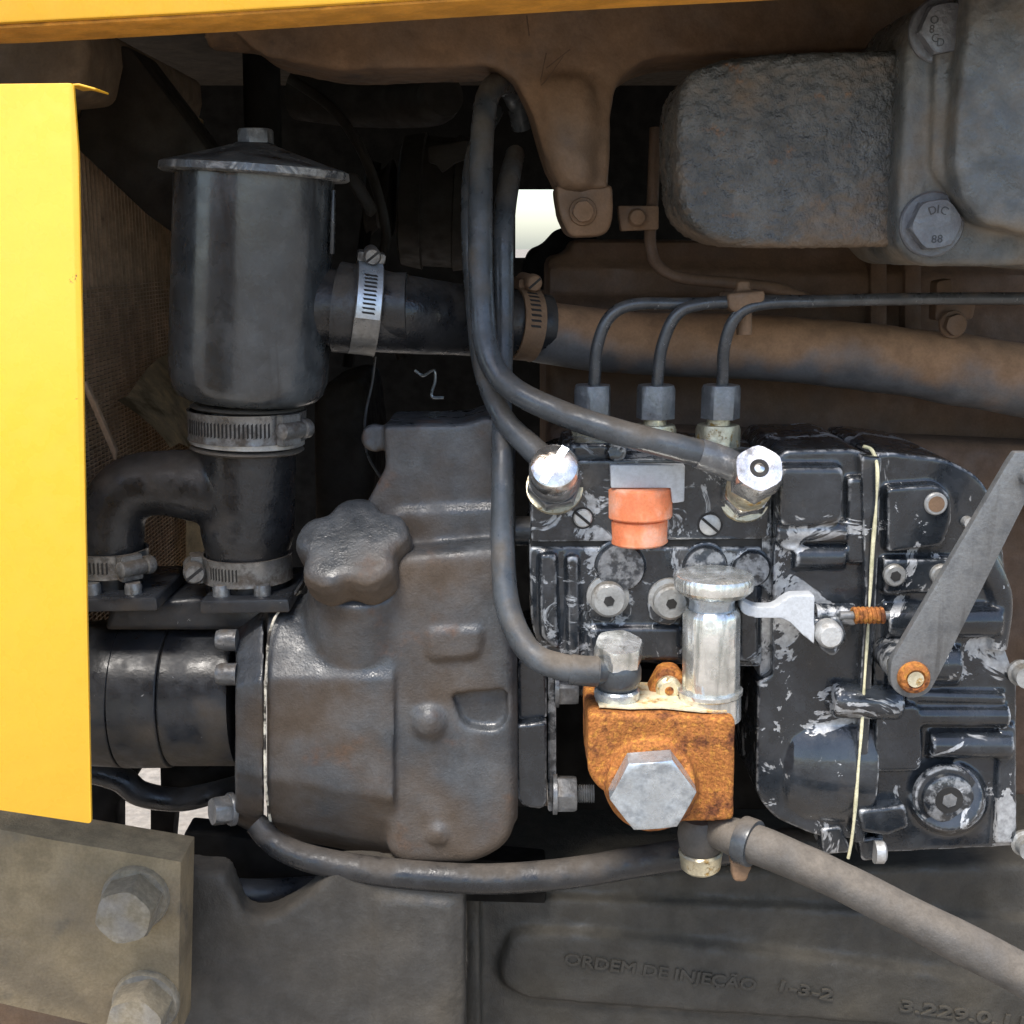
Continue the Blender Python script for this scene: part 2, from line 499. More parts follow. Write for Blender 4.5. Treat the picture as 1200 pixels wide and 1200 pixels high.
def cast(bms, voxel=0.0016, smooth=5, lump=0.0, lscale=60, cut=None):
    """Melt closed shapes into one continuous casting with filleted joints."""
    bm = join(*bms)
    me = bpy.data.meshes.new("tmp")
    bm.to_mesh(me)
    o = bpy.data.objects.new("tmp", me)
    COL.objects.link(o)
    m = o.modifiers.new("r", 'REMESH')
    m.mode = 'VOXEL'
    m.voxel_size = voxel
    co_ = None
    if cut:
        cm = bpy.data.meshes.new("tmp")
        join(*cut).to_mesh(cm)
        co_ = bpy.data.objects.new("tmp", cm)
        COL.objects.link(co_)
        mb = o.modifiers.new("b", 'BOOLEAN')
        mb.operation = 'DIFFERENCE'
        mb.solver = 'EXACT'
        mb.object = co_
        mr = o.modifiers.new("r2", 'REMESH')
        mr.mode = 'VOXEL'
        mr.voxel_size = voxel
    m2 = o.modifiers.new("s", 'SMOOTH')
    m2.iterations = smooth
    m2.factor = 0.5
    dg = bpy.context.evaluated_depsgraph_get()
    nm = bpy.data.meshes.new_from_object(o.evaluated_get(dg))
    bpy.data.objects.remove(o)
    bpy.data.meshes.remove(me)
    if co_:
        bpy.data.objects.remove(co_)
    out = bmesh.new()
    out.from_mesh(nm)
    bpy.data.meshes.remove(nm)
    if lump:
        out.normal_update()
        for v in out.verts:
            v.co += v.normal * (noise.noise(v.co * lscale) * lump + noise.noise(v.co * lscale * 3.1) * lump * 0.4)
    return out

def xform(bm, mtx):
    bmesh.ops.transform(bm, matrix=mtx, verts=bm.verts)
    return bm

def text_bm(s, size, ext, shear=0.0):
    cu = bpy.data.curves.new("tmp", 'FONT')
    cu.body = s
    cu.size = size
    cu.extrude = ext
    if ext > 0.001:
        cu.bevel_depth = 0.00028
        cu.bevel_resolution = 1
    cu.align_x = 'LEFT'
    cu.resolution_u = 3
    o = bpy.data.objects.new("tmp", cu)
    COL.objects.link(o)
    dg = bpy.context.evaluated_depsgraph_get()
    nm = bpy.data.meshes.new_from_object(o.evaluated_get(dg))
    bpy.data.objects.remove(o)
    bm = bmesh.new()
    bm.from_mesh(nm)
    bpy.data.meshes.remove(nm)
    return bm

# ------------------------------------------------------------------ object helpers
ROOTS = {}
def to_obj(name, bm, m, off, angle=38):
    me = bpy.data.meshes.new(name)
    for v in bm.verts:
        v.co -= off
    bm.to_mesh(me)
    bm.free()
    me.materials.append(M[m] if isinstance(m, str) else m)
    me.polygons.foreach_set("use_smooth", [True] * len(me.polygons))
    me.set_sharp_from_angle(angle=R(angle))
    o = bpy.data.objects.new(name, me)
    COL.objects.link(o)
    return o

def tags(o, label, cat, group=None, kind=None):
    if label:
        o["label"] = label
    if cat:
        o["category"] = cat
    if group:
        o["group"] = group
    if kind:
        o["kind"] = kind

def thing(name, label, cat, at, group=None):
    o = bpy.data.objects.new(name, None)
    o.empty_display_size = 0.01
    COL.objects.link(o)
    o.location = at if isinstance(at, Vector) else W(*at)
    tags(o, label, cat, group)
    return o

def root_of(o):
    while o.parent:
        o = o.parent
    return o

def part(parent, name, bm, m, label=None, kind=None, angle=38):
    o = to_obj(name, bm, m, root_of(parent).location.copy(), angle)
    o.parent = parent
    tags(o, label, None, None, kind)
    return o

def one(name, bm, m, label, cat, group=None, kind=None, angle=38):
    xs = [v.co for v in bm.verts]
    lo = Vector((min(p.x for p in xs), min(p.y for p in xs), min(p.z for p in xs)))
    hi = Vector((max(p.x for p in xs), max(p.y for p in xs), max(p.z for p in xs)))
    off = Vector(((lo.x + hi.x) / 2, (lo.y + hi.y) / 2, lo.z))
    o = to_obj(name, bm, m, off, angle)
    o.location = off
    tags(o, label, cat, group, kind)
    return o

FRONT = Vector((0, -1, 0))
def bolt(parent, px, py, y, r, h, m='head', d=FRONT, rot=0.3, wash=1.25, wh=0.25, name='bolt', mw=None):
    """Hexagon bolt whose washer seats at (px, py, y); r and h in pixels."""
    c = W(px, py, y)
    k = K(c)
    d = d.normalized()
    b = part(parent, name, hexa(c + d * (wh * r * k), d, r * k, h * k, rot), m)
    if wash:
        part(b, 'washer', lathe(c - d * 0.0006, c + d * (wh * r * k + 0.0002), [(0, wash * r * k), (0.7, wash * r * k), (1, wash * r * k * 0.95)], 32), mw or m)
    return b

def threads(p0, p1, r, pitch, depth=0.18, n=20):
    k = max(2, int((p1 - p0).length / pitch))
    pr = []
    for i in range(k):
        pr += [(i / k, r), ((i + 0.5) / k, r * (1 - depth))]
    pr += [(1, r * 0.98)]
    return lathe(p0, p1, pr, n)

def clamp(name, label, c, axis, r, wid, a_screw, slots, mtl='band', sdir=1, screw_r=0.16, group='worm drive hose clamps', tail=None):
    """Worm-drive hose clamp round a hose: band, dark blocks for slots, screw housing and slotted screw."""
    axis = axis.normalized()
    t = thing(name, label, 'hose clamp', c - axis * wid / 2, group)
    u, v = frame(axis)
    def pt(a, rr, z=0):
        return c + (u * math.cos(a) + v * math.sin(a)) * rr + axis * z
    h = wid / 2
    th = 0.0011
    # band: ring with rolled edges
    bm = bmesh.new()
    n = 64
    prof = [(-h, r), (-h, r + th * 1.4), (-h * 0.86, r + th), (h * 0.86, r + th), (h, r + th * 1.4), (h, r)]
    rings = [[bm.verts.new(pt(2 * math.pi * i / n, rr, z)) for z, rr in prof] for i in range(n)]
    for i in range(n):
        a, b = rings[i], rings[(i + 1) % n]
        for j in range(len(prof)):
            k = (j + 1) % len(prof)
            bm.faces.new((a[j], a[k], b[k], b[j]))
    bmesh.ops.recalc_face_normals(bm, faces=bm.faces)
    band = part(t, 'band', bm, mtl)
    if tail:                        # free end of the strap lapped over the band
        bm = bmesh.new()
        n = 24
        pr = [(-h * 0.92, r + th * 0.9), (-h * 0.92, r + th * 1.9), (h * 0.92, r + th * 1.9), (h * 0.92, r + th * 0.9)]
        rg_ = [[bm.verts.new(pt(tail[0] + (tail[1] - tail[0]) * i / (n - 1), rr, z)) for z, rr in pr] for i in range(n)]
        for a, b in zip(rg_, rg_[1:]):
            for j in range(4):
                bm.faces.new((a[j], a[(j + 1) % 4], b[(j + 1) % 4], b[j]))
        bm.faces.new(rg_[0])
        bm.faces.new(rg_[-1])
        bmesh.ops.recalc_face_normals(bm, faces=bm.faces)
        part(t, 'strap_end', bm, 'bright_band')
        th *= 1.9
    # slots: proud dark blocks, the shade of open slots put into colour
    sb = []
    a0, a1, ns = slots
    for i in range(ns):
        a = a0 + (a1 - a0) * i / max(1, ns - 1)
        da = abs(a1 - a0) / ns * 0.24
        bm = bmesh.new()
        q = []
        for rr in (r + th * 0.6, r + th * 1.18):
            for aa, z in ((a - da, -h * 0.52), (a + da, -h * 0.42), (a + da, h * 0.52), (a - da, h * 0.42)):
                q.append(bm.verts.new(pt(aa, rr, z)))
        for f in ((0, 1, 2, 3), (4, 5, 6, 7), (0, 1, 5, 4), (1, 2, 6, 5), (2, 3, 7, 6), (3, 0, 4, 7)):
            bm.faces.new([q[k] for k in f])
        bmesh.ops.recalc_face_normals(bm, faces=bm.faces)
        sb.append(bm)
    part(band, 'slots', join(*sb), 'slot', kind='stuff')
    # screw housing, tangent to the band
    tang = (-u * math.sin(a_screw) + v * math.cos(a_screw)) * sdir
    sr = max(r * screw_r, 0.0035)
    base = pt(a_screw, r + th + sr * 0.9)
    hs = lathe(base - tang * sr * 2.2, base + tang * sr * 1.1, [(0, sr * 0.7), (0.06, sr), (0.94, sr), (1, sr * 0.9)], 20)
    rad = (u * math.cos(a_screw) + v * math.sin(a_screw))
    bx = bmesh.new()
    q = []
    for zz in (-h * 1.05, h * 1.05):
        for tt, rr in ((-sr * 1.9, -sr * 1.0), (sr * 0.9, -sr * 1.0), (sr * 0.9, sr * 0.25), (-sr * 1.9, sr * 0.25)):
            q.append(bx.verts.new(base + tang * tt + rad * rr + axis * zz))
    for f in ((0, 1, 2, 3), (4, 5, 6, 7), (0, 1, 5, 4), (1, 2, 6, 5), (2, 3, 7, 6), (3, 0, 4, 7)):
        bx.faces.new([q[k] for k in f])
    bmesh.ops.recalc_face_normals(bx, faces=bx.faces)
    bmesh.ops.bevel(bx, geom=bx.edges[:], offset=0.0006, segments=2, affect='EDGES')
    part(t, 'screw_housing', join(hs, bx), mtl)
    s0 = base + tang * sr * 1.1
    s = part(t, 'screw', lathe(s0, s0 + tang * sr * 1.3, [(0, sr * 0.8), (0.15, sr * 1.15), (0.75, sr * 1.15), (1, sr * 0.92)], 24), mtl)
    e = s0 + tang * sr * 1.3
    su, sv = frame(tang)
    bx = bmesh.new()
    q = []
    sl = (su * 0.8 + sv * 0.6)
    sw = sl.cross(tang)
    for zz in (-sr * 0.15, sr * 0.03):
        for a_, b_ in ((-1, -1), (1, -1), (1, 1), (-1, 1)):
            q.append(bx.verts.new(e + sl * (a_ * sr * 1.0) + sw * (b_ * sr * 0.16) + tang * zz))
    for f in ((0, 1, 2, 3), (4, 5, 6, 7), (0, 1, 5, 4), (1, 2, 6, 5), (2, 3, 7, 6), (3, 0, 4, 7)):
        bx.faces.new([q[k] for k in f])
    bmesh.ops.recalc_face_normals(bx, faces=bx.faces)
    part(s, 'screw_slot', bx, 'slot')
    return t

# ================================================================== SETTING
g = bmesh.new()
bmesh.ops.create_grid(g, x_segments=8, y_segments=8, size=900)
for v in g.verts:
    v.co.z = -1.25
o = to_obj('ground', g, 'ground', Vector())
o["kind"] = "structure"

# ================================================================== BODYWORK
t = thing('side_panel', 'large bright yellow side panel filling the left edge of the picture', 'panel', (40, 960, -0.10))
YP = -0.10
sheet = prism([(-420, 104), (0, 98), (86, 97, 6), (92, 180), (97, 420), (102, 720), (107, 966, 5), (0, 950), (-420, 884)], YP, 0.0016, 0.0006)
part(t, 'sheet', sheet, 'yellow')
lip = prism([(80, 98.5), (92, 97.5), (112, 103), (112, 105.5), (92, 100.2), (80, 101)], YP + 0.0018, 0.016, 0.0003)
part(t, 'top_lip', lip, 'hood_yellow')
t = thing('engine_hood', 'yellow engine hood edge running along the top of the picture', 'hood', (300, 20, -0.07))
part(t, 'side_skirt', prism([(-500, 42), (0, 27), (250, 14), (520, -3), (760, -16), (1500, -53), (1500, -420), (-500, -420)], -0.07, 0.003, 0.001), 'hood_yellow')
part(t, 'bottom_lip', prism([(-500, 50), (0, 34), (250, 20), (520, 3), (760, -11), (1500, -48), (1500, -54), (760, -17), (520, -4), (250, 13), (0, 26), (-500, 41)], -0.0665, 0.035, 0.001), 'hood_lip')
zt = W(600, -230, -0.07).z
part(t, 'light_block_roof', box(-0.6, 0.75, -0.0665, 0.85, zt, zt + 0.003), 'hood_inner', 'unseen hood roof, added to block light from above')  # roof sheet out of view, put in to keep top light off the engine

# far side of the engine bay: added panels, coloured black for the shade, that leave a gap where daylight shows through
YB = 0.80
t = thing('far_shade_panel', 'added near-black panel on the far side, standing for the shade in the bay', 'panel', (400, 700, YB))
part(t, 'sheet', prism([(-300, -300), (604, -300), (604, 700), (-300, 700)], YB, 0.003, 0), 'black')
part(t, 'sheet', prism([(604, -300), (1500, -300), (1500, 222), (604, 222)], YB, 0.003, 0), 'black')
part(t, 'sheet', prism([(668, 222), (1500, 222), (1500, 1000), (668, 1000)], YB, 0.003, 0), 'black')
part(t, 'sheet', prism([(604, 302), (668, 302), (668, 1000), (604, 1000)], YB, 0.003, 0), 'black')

# ================================================================== RADIATOR, FAN
t = thing('radiator', 'dark dusty radiator with fine mesh behind the yellow side panel', 'radiator', (130, 540, 0.2))
x0 = -0.262
z0, z1 = W(120, 640, 0.2).z - 0.06, W(150, 150, 0.25).z
part(t, 'core', box(x0 - 0.05, x0 - 0.004, 0.02, 0.60, z0, z1), 'black')
bms = []
yy = 0.05
while yy < 0.58:
    bms.append(box(x0 - 0.0035, x0, yy, yy + 0.0016, z0, z1))
    yy += 0.0075
zz = z0
while zz < W(120, 338, 0.15).z:
    bms.append(box(x0 - 0.003, x0 + 0.0005, 0.03, 0.58, zz, zz + 0.0007))
    zz += 0.0029
part(t, 'fins', join(*bms), 'fin', kind='stuff')
part(t, 'frame_strip', prism([(96, 452), (100, 446), (136, 528), (134, 540)], 0.14, 0.004, 0.0005), 'fin')
part(t, 'top_tank', prism([(-80, 20), (100, 20), (104, 60), (94, 110), (-80, 130)], 0.10, 0.25, 0.006, 4), 'tank', 'brown dusty header tank')
one('fan_shroud', prism([(88, 172), (96, 110), (130, 56, 14), (150, 52, 10), (246, 178), (214, 282), (170, 250)], 0.16, 0.05, 0.002), 'murk',
    'dark slanting shroud plate above the radiator mesh', 'shroud')

t = thing('cooling_fan', 'olive fan blades half hidden behind the black canister', 'fan', (300, 480, 0.40))
fc = Vector((-0.236, 0.40, W(190, 484, 0.24).z))
part(t, 'hub', lathe(fc - Vector((0.03, 0, 0)), fc + Vector((0.03, 0, 0)), [(0, .03), (.1, .035), (.9, .035), (1, .03)], 32), 'murk')
for i, a in enumerate((R(180), R(252), R(324), R(36), R(108))):
    bm = bmesh.new()
    rows = []
    for k in range(9):
        rr = 0.03 + 0.185 * k / 8
        wd = 0.022 + 0.028 * math.sin(math.pi * min(1, k / 8 + 0.12))
        row = []
        for s in range(7):
            f = s / 6 * 2 - 1
            a2 = a + f * wd / max(rr, 0.03) * 0.7
            row.append(bm.verts.new(fc + Vector((f * 0.016 + (1 - f * f) * 0.004, math.cos(a2) * rr, math.sin(a2) * rr))))
        rows.append(row)
    for p, q in zip(rows, rows[1:]):
        for s in range(6):
            bm.faces.new((p[s], p[s + 1], q[s + 1], q[s]))
    r_ = bmesh.ops.solidify(bm, geom=bm.faces[:], thickness=0.0015)
    part(t, 'blade', bm, 'blade')
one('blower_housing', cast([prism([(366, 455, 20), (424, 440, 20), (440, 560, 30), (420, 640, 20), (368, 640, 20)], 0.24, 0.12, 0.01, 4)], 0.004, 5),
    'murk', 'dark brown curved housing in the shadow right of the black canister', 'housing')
one('upright_pipe', tube([(306, 60, 0.2), (308, 150, 0.2), (310, 300, 0.2)], 22), 'black', 'dark upright pipe in the shadow behind the canister lid', 'pipe')

# ================================================================== BROWN EXHAUST MANIFOLD, ENGINE SIDE
t = thing('exhaust_manifold', 'brown dusty cast manifold with one leg hanging down along the top', 'manifold', (680, 280, 0.12))
YM = 0.105
main = prism([(262, -60), (270, 34, 10), (305, 66, 20), (392, 82, 16), (470, 79), (575, 76, 18), (604, 92, 20), (622, 128, 12), (640, 190, 12), (656, 222, 5), (714, 222, 5),
              (716, 130), (722, 92, 20), (760, 66, 26), (860, 63), (1060, 58, 20), (1110, 20), (1120, -60)], YM, 0.07, 0.014, 4)
leg = prism([(622, 80), (640, 190), (656, 226), (704, 226), (708, 150), (700, 80)], YM - 0.006, 0.04, 0.012, 4)
bar = tube([(250, 22, YM + 0.03), (330, 34, YM + 0.025), (470, 46, YM + 0.02), (640, 36, YM + 0.016), (860, 26, YM + 0.02), (1110, 10, YM + 0.03)], 34, 20)
part(t, 'casting', cast([main, leg, bar], 0.0018, 10, 0.0012, 45), 'brown')
foot = prism([(650, 216, 6), (718, 216, 6), (720, 250, 10), (712, 276, 12), (668, 279, 12), (654, 250, 10)], YM + 0.004, 0.05, 0.004, 3)
ft = part(t, 'mounting_foot', cast([foot], 0.0012, 4, 0.0006, 60), 'brown')
bolt(ft, 683, 248, YM + 0.0035, 13, 10, 'brown', rot=0.2)
# scratched marks on the leg
for pts in ([(640, 62), (634, 100), (660, 66)], [(640, 80), (668, 58)], [(617, 18), (620, 42)]):
    part(t, 'scratch', tube([(x, y_, YM - 0.0062) for x, y_ in pts], 0.8, 6, 3, 0.6), 'brown_block', kind='stuff')

one('tab_bracket', prism([(724, 241, 3), (772, 241, 3), (772, 269, 3), (728, 271, 3)], 0.135, 0.01, 0.001), 'brown', 'small brown tab bracket with a round bolt beside the manifold foot', 'bracket')
bt = bpy.data.objects[-1] if False else [o for o in COL.objects if o.name == 'tab_bracket'][0]
c = W(746, 255, 0.135)
part(bt, 'bolt', lathe(c, c + FRONT * 0.006, [(0, .0052), (.7, .0052), (1, .004)], 20), 'brown')

t = thing('diesel_engine', 'brown dust covered engine side behind the pump and pipes', 'engine', (900, 700, 0.2))
blk = [prism([(705, 280, 4), (1400, 286), (1400, 1000), (640, 1000), (640, 300, 4), (668, 298), (668, 280, 4)], 0.20, 0.2, 0.003),
       prism([(640, 310, 4), (1400, 322), (1400, 352), (640, 350, 4)], 0.192, 0.02, 0.003)]
part(t, 'block', cast(blk, 0.004, 4), 'brown_block')
for px in (1020, 1060):
    part(t, 'rib', prism([(px, 290), (px + 20, 290), (px + 20, 400), (px, 400)], 0.188, 0.02, 0.002), 'brown_block')
part(t, 'ledge', prism([(640, 498), (1400, 530), (1400, 600), (640, 600)], 0.165, 0.03, 0.008, 3), 'brown_block')

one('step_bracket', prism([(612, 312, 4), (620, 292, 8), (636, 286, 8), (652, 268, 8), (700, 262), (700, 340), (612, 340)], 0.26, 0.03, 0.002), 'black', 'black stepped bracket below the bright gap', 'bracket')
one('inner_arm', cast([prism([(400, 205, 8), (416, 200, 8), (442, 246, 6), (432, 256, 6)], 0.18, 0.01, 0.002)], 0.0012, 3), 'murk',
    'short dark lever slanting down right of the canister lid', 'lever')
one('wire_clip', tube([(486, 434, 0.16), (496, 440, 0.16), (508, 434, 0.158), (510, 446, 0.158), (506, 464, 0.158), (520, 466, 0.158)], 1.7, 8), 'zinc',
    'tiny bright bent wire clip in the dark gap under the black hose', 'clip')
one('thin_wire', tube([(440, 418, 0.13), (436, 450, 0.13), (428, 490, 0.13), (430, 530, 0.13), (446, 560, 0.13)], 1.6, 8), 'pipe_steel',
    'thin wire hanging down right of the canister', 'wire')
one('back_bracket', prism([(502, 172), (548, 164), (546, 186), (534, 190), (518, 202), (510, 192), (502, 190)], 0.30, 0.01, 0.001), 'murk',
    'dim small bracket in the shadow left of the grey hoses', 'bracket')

# ================================================================== BLACK CANISTER (BREATHER) AND ITS HOSES
FY = 0.085
t = thing('filter_canister', 'tall black oily canister with conical lid and hexagon nut', 'canister', (291, 468, FY))
a, b = (291, 470, FY), (299, 200, FY)
part(t, 'body', lpx(a, b, [(0, 66), (0.005, 72), (0.02, 80), (0.05, 87), (0.1, 91), (0.2, 92.5), (0.9, 92.5), (1.0, 92.5)], 72), 'filter')
a, b = (299, 206, FY), (300, 152, FY)
part(t, 'lid_rim', lpx(a, b, [(-0.02, 98), (-0.02, 107), (0.02, 110), (0.17, 109), (0.20, 106), (0.20, 98)], 72), 'rim', 'worn silver rim of the lid')
part(t, 'lid', lpx(a, b, [(0.1, 98), (0.1, 104), (0.18, 105.5), (0.205, 105.5), (0.22, 103), (0.3, 88), (0.42, 66), (0.55, 44), (0.66, 26), (0.70, 22)], 72), 'lid')
c = W(300, 168, FY)
part(t, 'lid_nut', hexa(c, Vector((0, 0, 1)), 21 * K(c), 16 * K(c), 0.35), 'dark_nut')
p = W(392, 360, FY)
k = K(p)
part(t, 'outlet_neck', lathe(p - Vector((0.012, 0, 0)), p + Vector((0.04, 0, 0)), [(0, 46 * k), (0.3, 44 * k), (0.45, 50 * k), (0.55, 50 * k), (0.6, 40 * k), (1, 40 * k)], 40), 'rubber')
part(t, 'seam', prism([(389, 222), (392, 222), (391, 298), (386, 298)], FY - 0.012, 0.004, 0.0005), 'lid')

t = thing('outlet_hose', 'thick black rubber hose running right from the canister', 'hose', (500, 410, 0.1))
part(t, 'hose', tube([(396, 360, FY, 53), (412, 362, FY, 52), (436, 364, FY + 0.004, 49), (470, 368, FY + 0.01, 46), (530, 374, FY + 0.03, 42), (585, 378, FY + 0.045, 40), (640, 384, FY + 0.055, 38)], 46, 28), 'rubber')
ca = W(428, 362, FY)
cb = W(440, 363.5, FY + 0.001)
clamp('hose_clamp', 'bright slotted clamp on the thick hose right of the canister', ca, (cb - ca), 51.5 * K(ca), 30 * K(ca), R(8), (R(45), R(92), 10), mtl='band', sdir=1, screw_r=0.17, tail=(R(12), R(99)))
ca = W(612, 380, FY + 0.05)
cb = W(622, 381, FY + 0.052)
clamp('hose_clamp', 'brown dusty clamp where the thick hose meets the steel pipe', ca, (cb - ca), 40 * K(ca), 26 * K(ca), R(5), (R(30), R(90), 8), mtl='brown', sdir=1, screw_r=0.22)
one('coolant_pipe', tube([(600, 380, FY + 0.05, 33), (640, 390, FY + 0.055, 36), (740, 402, FY + 0.06, 37), (900, 408, FY + 0.06, 38), (1060, 424, FY + 0.06, 40), (1200, 446, FY + 0.058, 43), (1400, 480, FY + 0.05, 45)], 37, 32, 8, 0.04),
    'brown_pipe', 'thick brown dusty steel pipe crossing behind the injector pipes', 'pipe')

t = thing('tee_hose', 'black rubber tee hose below the canister with an elbow to the left', 'hose', (290, 690, FY))
stem = lpx((291, 472, FY), (290, 690, FY), [(0, 60), (0.2, 58), (0.25, 56), (0.7, 54), (0.8, 48), (1, 46)], 40)
elbow = tube([(285, 575, FY, 50), (240, 570, FY, 44), (190, 566, FY, 38), (155, 572, FY, 38), (134, 596, FY, 38), (130, 630, FY, 38), (130, 690, FY, 38)], 40, 28)
part(t, 'hose', cast([stem, elbow], 0.0018, 6), 'rubber')
ca = W(290, 496, FY)
clamp('hose_clamp', 'wide clamp around the hose directly under the black canister', ca, Vector((0.02, 0, 1)), 66 * K(ca), 34 * K(ca), R(-36), (R(-150), R(-58), 24), sdir=1, screw_r=0.15)
part([o for o in COL.objects if o.get('label', '').startswith('wide clamp')][0], 'worn_band', lathe(W(290, 519, FY), W(290, 510, FY), [(0, 64.5 * K(ca)), (0.1, 66.5 * K(ca)), (0.9, 66.5 * K(ca)), (1, 64.5 * K(ca))], 48), 'alu')
for pyy in (476, 524):
    p0, p1 = W(290, pyy + 3, FY), W(290, pyy - 2, FY)
    part([o for o in COL.objects if o.name == 'tee_hose'][0], 'bead', lathe(p0, p1, [(0, 62 * K(p0)), (0.5, 66 * K(p0)), (1, 62 * K(p0))], 48), 'hose_tan')
ca = W(290, 662, FY)
clamp('hose_clamp', 'clamp at the lower end of the tee hose above the flange', ca, Vector((0, 0, 1)), 49.5 * K(ca), 30 * K(ca), R(-163), (R(-130), R(-92), 9), sdir=1, screw_r=0.22)
ca = W(131, 656, FY)
clamp('hose_clamp', 'clamp on the elbow beside the yellow panel', ca, Vector((0, 0, 1)), 40 * K(ca), 28 * K(ca), R(-42), (R(-140), R(-80), 10), sdir=1, screw_r=0.24)

# ================================================================== GEAR PUMP
HY = 0.095
t = thing('gear_pump', 'black cylindrical hydraulic pump left of the dusty gear housing', 'pump', (190, 900, HY))
P0, P1 = (70, 810, HY), (290, 812, HY)
part(t, 'body', lpx((206, 812, HY), (284, 812, HY), [(0, 82), (0.03, 84), (1, 84)], 56), 'pump_black')
part(t, 'end_cover', lpx((60, 810, HY), (150, 812, HY), [(0, 82), (0.6, 84), (0.62, 85), (0.99, 86), (1, 85)], 56), 'pump_black')
part(t, 'middle_ring', lpx((151, 812, HY), (205, 812, HY), [(0, 85), (0.02, 86.5), (0.5, 86.5), (0.98, 86), (1, 85)], 56), 'pump_black')
for px, py, wd in ((286, 706, 52), (135, 704, 48)):
    f = part(t, 'port_flange', prism([(px - wd, py - 2, 4), (px + wd, py - 4, 4), (px + wd + 2, py + 12, 4), (px - wd, py + 14, 4)], HY - 0.042, 0.07, 0.0015), 'pump_black')
    for dx in (-26, 22):
        c = W(px + dx, py - 3, HY - 0.032)
        part(f, 'cap_screw', lathe(c, c + Vector((0, 0, 0.009)), [(0, 10 * K(c)), (0.8, 10 * K(c)), (1, 8.5 * K(c))], 24), 'dark_nut')
    c = W(px, py, HY)
    part(f, 'port_neck', lathe(c, c + Vector((0, 0, 0.02)), [(0, 42 * K(c)), (1, 42 * K(c))], 32), 'pump_black')
part(t, 'saddle', prism([(130, 708, 6), (236, 700, 6), (330, 712), (330, 740), (120, 740)], HY - 0.02, 0.06, 0.004, 3), 'pump_black')
for py, yy in ((750, HY - 0.036), (790, HY - 0.045)):
    p0, p1 = W(254, py, yy), W(278, py, yy)
    part(t, 'stud_end', lathe(p0, p1, [(0, 11 * K(p0)), (0.2, 13 * K(p0)), (1, 13 * K(p0))], 20), 'dark_nut')
c = W(215, 690, 0.2)
one('hexagon_plug', hexa(W(208, 690, 0.2), Vector((-0.1, -1, 0.1)), 30 * K(c), 0.03, 0.2), 'tank', 'olive brown hexagon plug in the gap between the two hose clamps', 'plug')

# support and thin hose under the gear pump
t = thing('front_bracket', 'dark bracket and arms hanging below the gear pump', 'bracket', (190, 990, 0.13))
part(t, 'plate', prism([(187, 885), (252, 885), (232, 916), (232, 905), (252, 896), (276, 890), (280, 940), (205, 945), (200, 1005), (176, 1005), (176, 940), (188, 925)], 0.15, 0.015, 0.001), 'black')
part(t, 'side_arm', prism([(96, 870), (166, 880, 14), (162, 905, 10), (150, 925, 10), (136, 945), (136, 1000), (96, 1000)], 0.14, 0.02, 0.002), 'black')
one('drain_hose', tube([(100, 900, 0.11, 16), (140, 912, 0.11, 16), (165, 930, 0.11, 15), (210, 937, 0.115, 14), (255, 928, 0.12, 13), (300, 915, 0.14, 13)], 15, 20), 'rubber',
    'short black hose curving below the gear pump', 'hose')

# dim machinery in the depth of the bay
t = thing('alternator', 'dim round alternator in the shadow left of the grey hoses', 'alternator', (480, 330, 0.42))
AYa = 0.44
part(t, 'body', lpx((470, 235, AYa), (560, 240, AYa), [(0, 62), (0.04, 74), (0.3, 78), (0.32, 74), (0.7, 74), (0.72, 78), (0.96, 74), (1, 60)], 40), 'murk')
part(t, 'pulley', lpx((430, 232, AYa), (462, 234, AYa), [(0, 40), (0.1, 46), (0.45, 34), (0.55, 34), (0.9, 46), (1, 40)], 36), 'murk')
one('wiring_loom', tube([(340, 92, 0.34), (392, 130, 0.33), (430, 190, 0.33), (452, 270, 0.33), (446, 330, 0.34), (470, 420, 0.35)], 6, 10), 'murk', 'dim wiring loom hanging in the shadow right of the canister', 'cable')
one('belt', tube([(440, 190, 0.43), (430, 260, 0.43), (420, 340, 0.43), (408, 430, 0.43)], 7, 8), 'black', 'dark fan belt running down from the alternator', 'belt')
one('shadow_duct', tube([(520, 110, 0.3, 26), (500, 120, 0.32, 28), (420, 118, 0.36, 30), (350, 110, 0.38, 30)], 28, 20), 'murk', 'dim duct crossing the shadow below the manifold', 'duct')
# ================================================================== TIMING GEAR HOUSING
GY = 0.10
t = thing('gear_housing', 'large dusty grey brown gear housing casting in the centre', 'housing', (440, 1010, GY))
def xloft(pa, A, pb, B):
    """Solid between two (py, y) cross-sections standing at pixel columns pa and pb."""
    bm = bmesh.new()
    va = [bm.verts.new(W(pa, *q)) for q in A]
    vb = [bm.verts.new(W(pb, *q)) for q in B]
    n = len(A)
    for i in range(n):
        bm.faces.new((va[i], va[(i + 1) % n], vb[(i + 1) % n], vb[i]))
    bm.faces.new(va)
    bm.faces.new(vb)
    bmesh.ops.recalc_face_normals(bm, faces=bm.faces)
    return bm
front = xloft(313, [(700, GY - 0.010), (724, GY - 0.040), (796, GY - 0.062), (912, GY - 0.064), (962, GY - 0.046), (982, GY - 0.010), (960, GY + 0.03), (700, GY + 0.03)],
              462, [(686, GY - 0.018), (716, GY - 0.050), (796, GY - 0.066), (936, GY - 0.068), (992, GY - 0.050), (1012, GY - 0.012), (990, GY + 0.03), (690, GY + 0.03)])
dr = lpx((312, 848, GY), (470, 856, GY), [(0, 128), (0.04, 134), (0.5, 144), (0.85, 152), (1, 154)], 72)
dr2 = prism([(312, 744, 24), (350, 694, 14), (470, 686), (470, 930), (312, 930)], GY - 0.052, 0.09, 0.030, 7)
dr3 = prism([(326, 752, 20), (362, 704, 16), (470, 690, 4), (600, 690), (600, 820), (470, 900), (326, 900)], GY - 0.061, 0.09, 0.017, 6)
